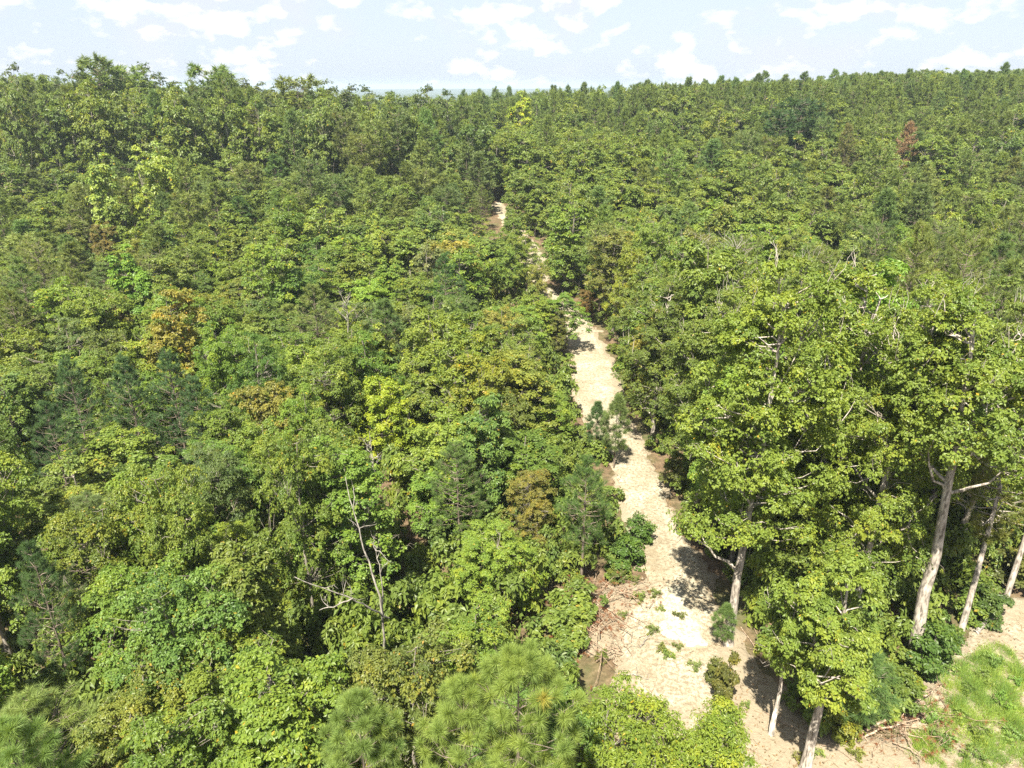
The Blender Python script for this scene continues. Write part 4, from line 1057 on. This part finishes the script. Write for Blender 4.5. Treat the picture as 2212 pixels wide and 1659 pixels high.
# ------------------------------------------------------------------ ground cover: grass, twigs, clods
def grass():
    poly = np.array([atg(*p)[:2] for p in ((1985, 1500), (2060, 1425), (2120, 1400), (2190, 1410), (2225, 1480), (2230, 1590), (2260, 1680), (1945, 1680), (1985, 1590), (2005, 1540))])
    lo, hi = poly.min(0), poly.max(0); n = 150000
    x = lo[0] - .6 + (hi[0] - lo[0] + 1.2) * rng.random(n); y = lo[1] - .6 + (hi[1] - lo[1] + 1.2) * rng.random(n)
    sd = poly_sd(poly, x, y) + 0.5 * vnoise(x, y, .8, 41); dens = S(1.0 + 0.5 * vnoise(x, y, .7, 42) + 0.45 * vnoise(x, y, .27, 44))
    k = (sd > 0) & (rng.random(n) < 0.45 + .55 * dens) & (rng.random(n) < S(sd / .5) + .1); x, y = x[k], y[k]; m = len(x)
    d = nrm(np.stack([rng.normal(size=m) * .5, rng.normal(size=m) * .5, np.ones(m)], 1))
    lv = Leaves(); base = np.stack([x, y, sand_z(x, y) - .02], 1)
    hh = (0.12 + .22 * rng.random(m)) * (1 + 0.8 * vnoise(x, y, .6, 47) + .4 * vnoise(x, y, .25, 48)); dry = rng.random(m) < .07
    lv.needles(base, d, np.maximum(hh, .05), 0.02, np.where(dry, 0.97, np.clip(0.42 + 0.35 * vnoise(x, y, .7, 43) + .12 * rng.normal(size=m), 0, .92)))
    wdg = sorted([(2050, 1450), (2085, 1500), (2120, 1475), (2160, 1530), (2070, 1560), (2110, 1600), (2040, 1610), (2180, 1600), (2015, 1560), (2140, 1440), (2095, 1640), (2190, 1480)], key=lambda p: p[1])
    for i, (px, py) in enumerate(wdg):
        hero(px, py, 0.5 + rng.random() * .3, 0.3 + rng.random() * .2, wd, 'weed', jit((0.19, 0.27, 0.06)), f'{ORDN[i]} leafy weed of the grass patch, counted from its top end', group='leafy weeds standing in the grass', cat='weed')
    o = link('grass', lv.mesh('grass', M_LEAF)); o.color = (0.24, 0.34, 0.075, 1); tag(o, 'bright green grass and weeds covering the bottom right corner', kind='stuff')
grass()
def debris():
    tb_V = []; n = 5200
    lv = Leaves(); x = 1 + 24 * rng.random(n * 4); y = 13 + 60 * rng.random(n * 4) ** 1.8
    sd = open_sd(x, y); ts = track_sd(x, y)
    k = (sd > -0.5) & (rng.random(n * 4) < np.where(ts > .4, .10, .75)); x, y = x[k], y[k]; m = len(x)
    a = rng.random(m) * 6.28; d = np.stack([np.cos(a), np.sin(a), .08 * rng.normal(size=m)], 1)
    base = np.stack([x, y, sand_z(x, y) + .03 + .03 * rng.random(m)], 1)
    lv.needles(base, d, 0.15 + .55 * rng.random(m) ** 2, 0.022, 0.3 + .5 * rng.random(m))
    o = link('twig_litter', lv.mesh('twig_litter', M_NEEDLE)); o.color = (0.24, 0.17, 0.11, 1); tag(o, 'dry twigs and bark litter strewn over the clearing', kind='stuff')
    # dead leaves along verges
    n = 26000; lv = Leaves(); x = -8 + 32 * rng.random(n); y = 13 + 70 * rng.random(n) ** 1.6
    sd = open_sd(x, y); ts = track_sd(x, y); k = (sd > -0.8) & (rng.random(n) < np.where(ts > .5, .05, .8)); x, y = x[k], y[k]; m = len(x)
    base = np.stack([x, y, sand_z(x, y) + .02], 1); dd = nrm(rsph(m) * [1, 1, .35]); nn = nrm(rsph(m) * .5 + [0, 0, 1])
    lv.add(base, dd, nn, .09 + .07 * rng.random(m), .07, .3 + .6 * rng.random(m))
    o = link('leaf_litter', lv.mesh('leaf_litter', M_LEAF)); o.color = (0.20, 0.145, 0.095, 1); tag(o, 'brown leaf litter along the verges of the track', kind='stuff')
    # clods of sand
    n = 3000; x = 1 + 22 * rng.random(n); y = 14 + 60 * rng.random(n) ** 1.6; k = (track_sd(x, y) > -.4); x, y = x[k], y[k]; m = len(x)
    ico = np.array([[1, 0, 0], [-1, 0, 0], [0, 1, 0], [0, -1, 0], [0, 0, 1], [0, 0, -.3]], float); fc = np.array([[0, 2, 4], [2, 1, 4], [1, 3, 4], [3, 0, 4], [2, 0, 5], [1, 2, 5], [3, 1, 5], [0, 3, 5]])
    s = 0.02 + .06 * rng.random(m) ** 3; base = np.stack([x, y, sand_z(x, y) + .01], 1)
    V = (base[:, None] + ico[None] * s[:, None, None] * (0.7 + .6 * rng.random((m, 6, 1)))).reshape(-1, 3); F = (np.arange(m)[:, None, None] * 6 + fc[None]).reshape(-1, 3)
    me = mesh_np('sand_clods', V, F, M_SAND); a = me.attributes.new('wear', 'FLOAT', 'POINT'); a.data.foreach_set('value', np.full(len(V), .9, np.float32))
    tag(link('sand_clods', me), 'small clods of sand scattered along the track', kind='stuff')
debris()

# ------------------------------------------------------------------ haze
def haze():
    x0, x1, y0, y1, z0, z1 = -11000, 11000, -80, 9100, -30, 42
    V = np.array([[x, y, z] for x in (x0, x1) for y in (y0, y1) for z in (z0, z1)], float)
    F = np.array([[0, 1, 3, 2], [4, 6, 7, 5], [0, 4, 5, 1], [2, 3, 7, 6], [0, 2, 6, 4], [1, 5, 7, 3]])
    m = new_mat('haze'); k = NT(m); v = k.n('ShaderNodeVolumePrincipled')
    v.inputs['Color'].default_value = (0.72, 0.86, 1.0, 1); v.inputs['Density'].default_value = 0.00027; v.inputs['Anisotropy'].default_value = 0.2
    o = k.n('ShaderNodeOutputMaterial'); k.l(v.outputs[0], o.inputs['Volume'])
    tag(link('haze', mesh_np('haze', V, F, m)), kind='stuff')
haze()
print('ground max', float(np.max(V[:, 2])))
print('tris', sum(len(m.polygons) * (1 if m.polygons and m.polygons[0].loop_total == 3 else 2) for m in bpy.data.meshes))
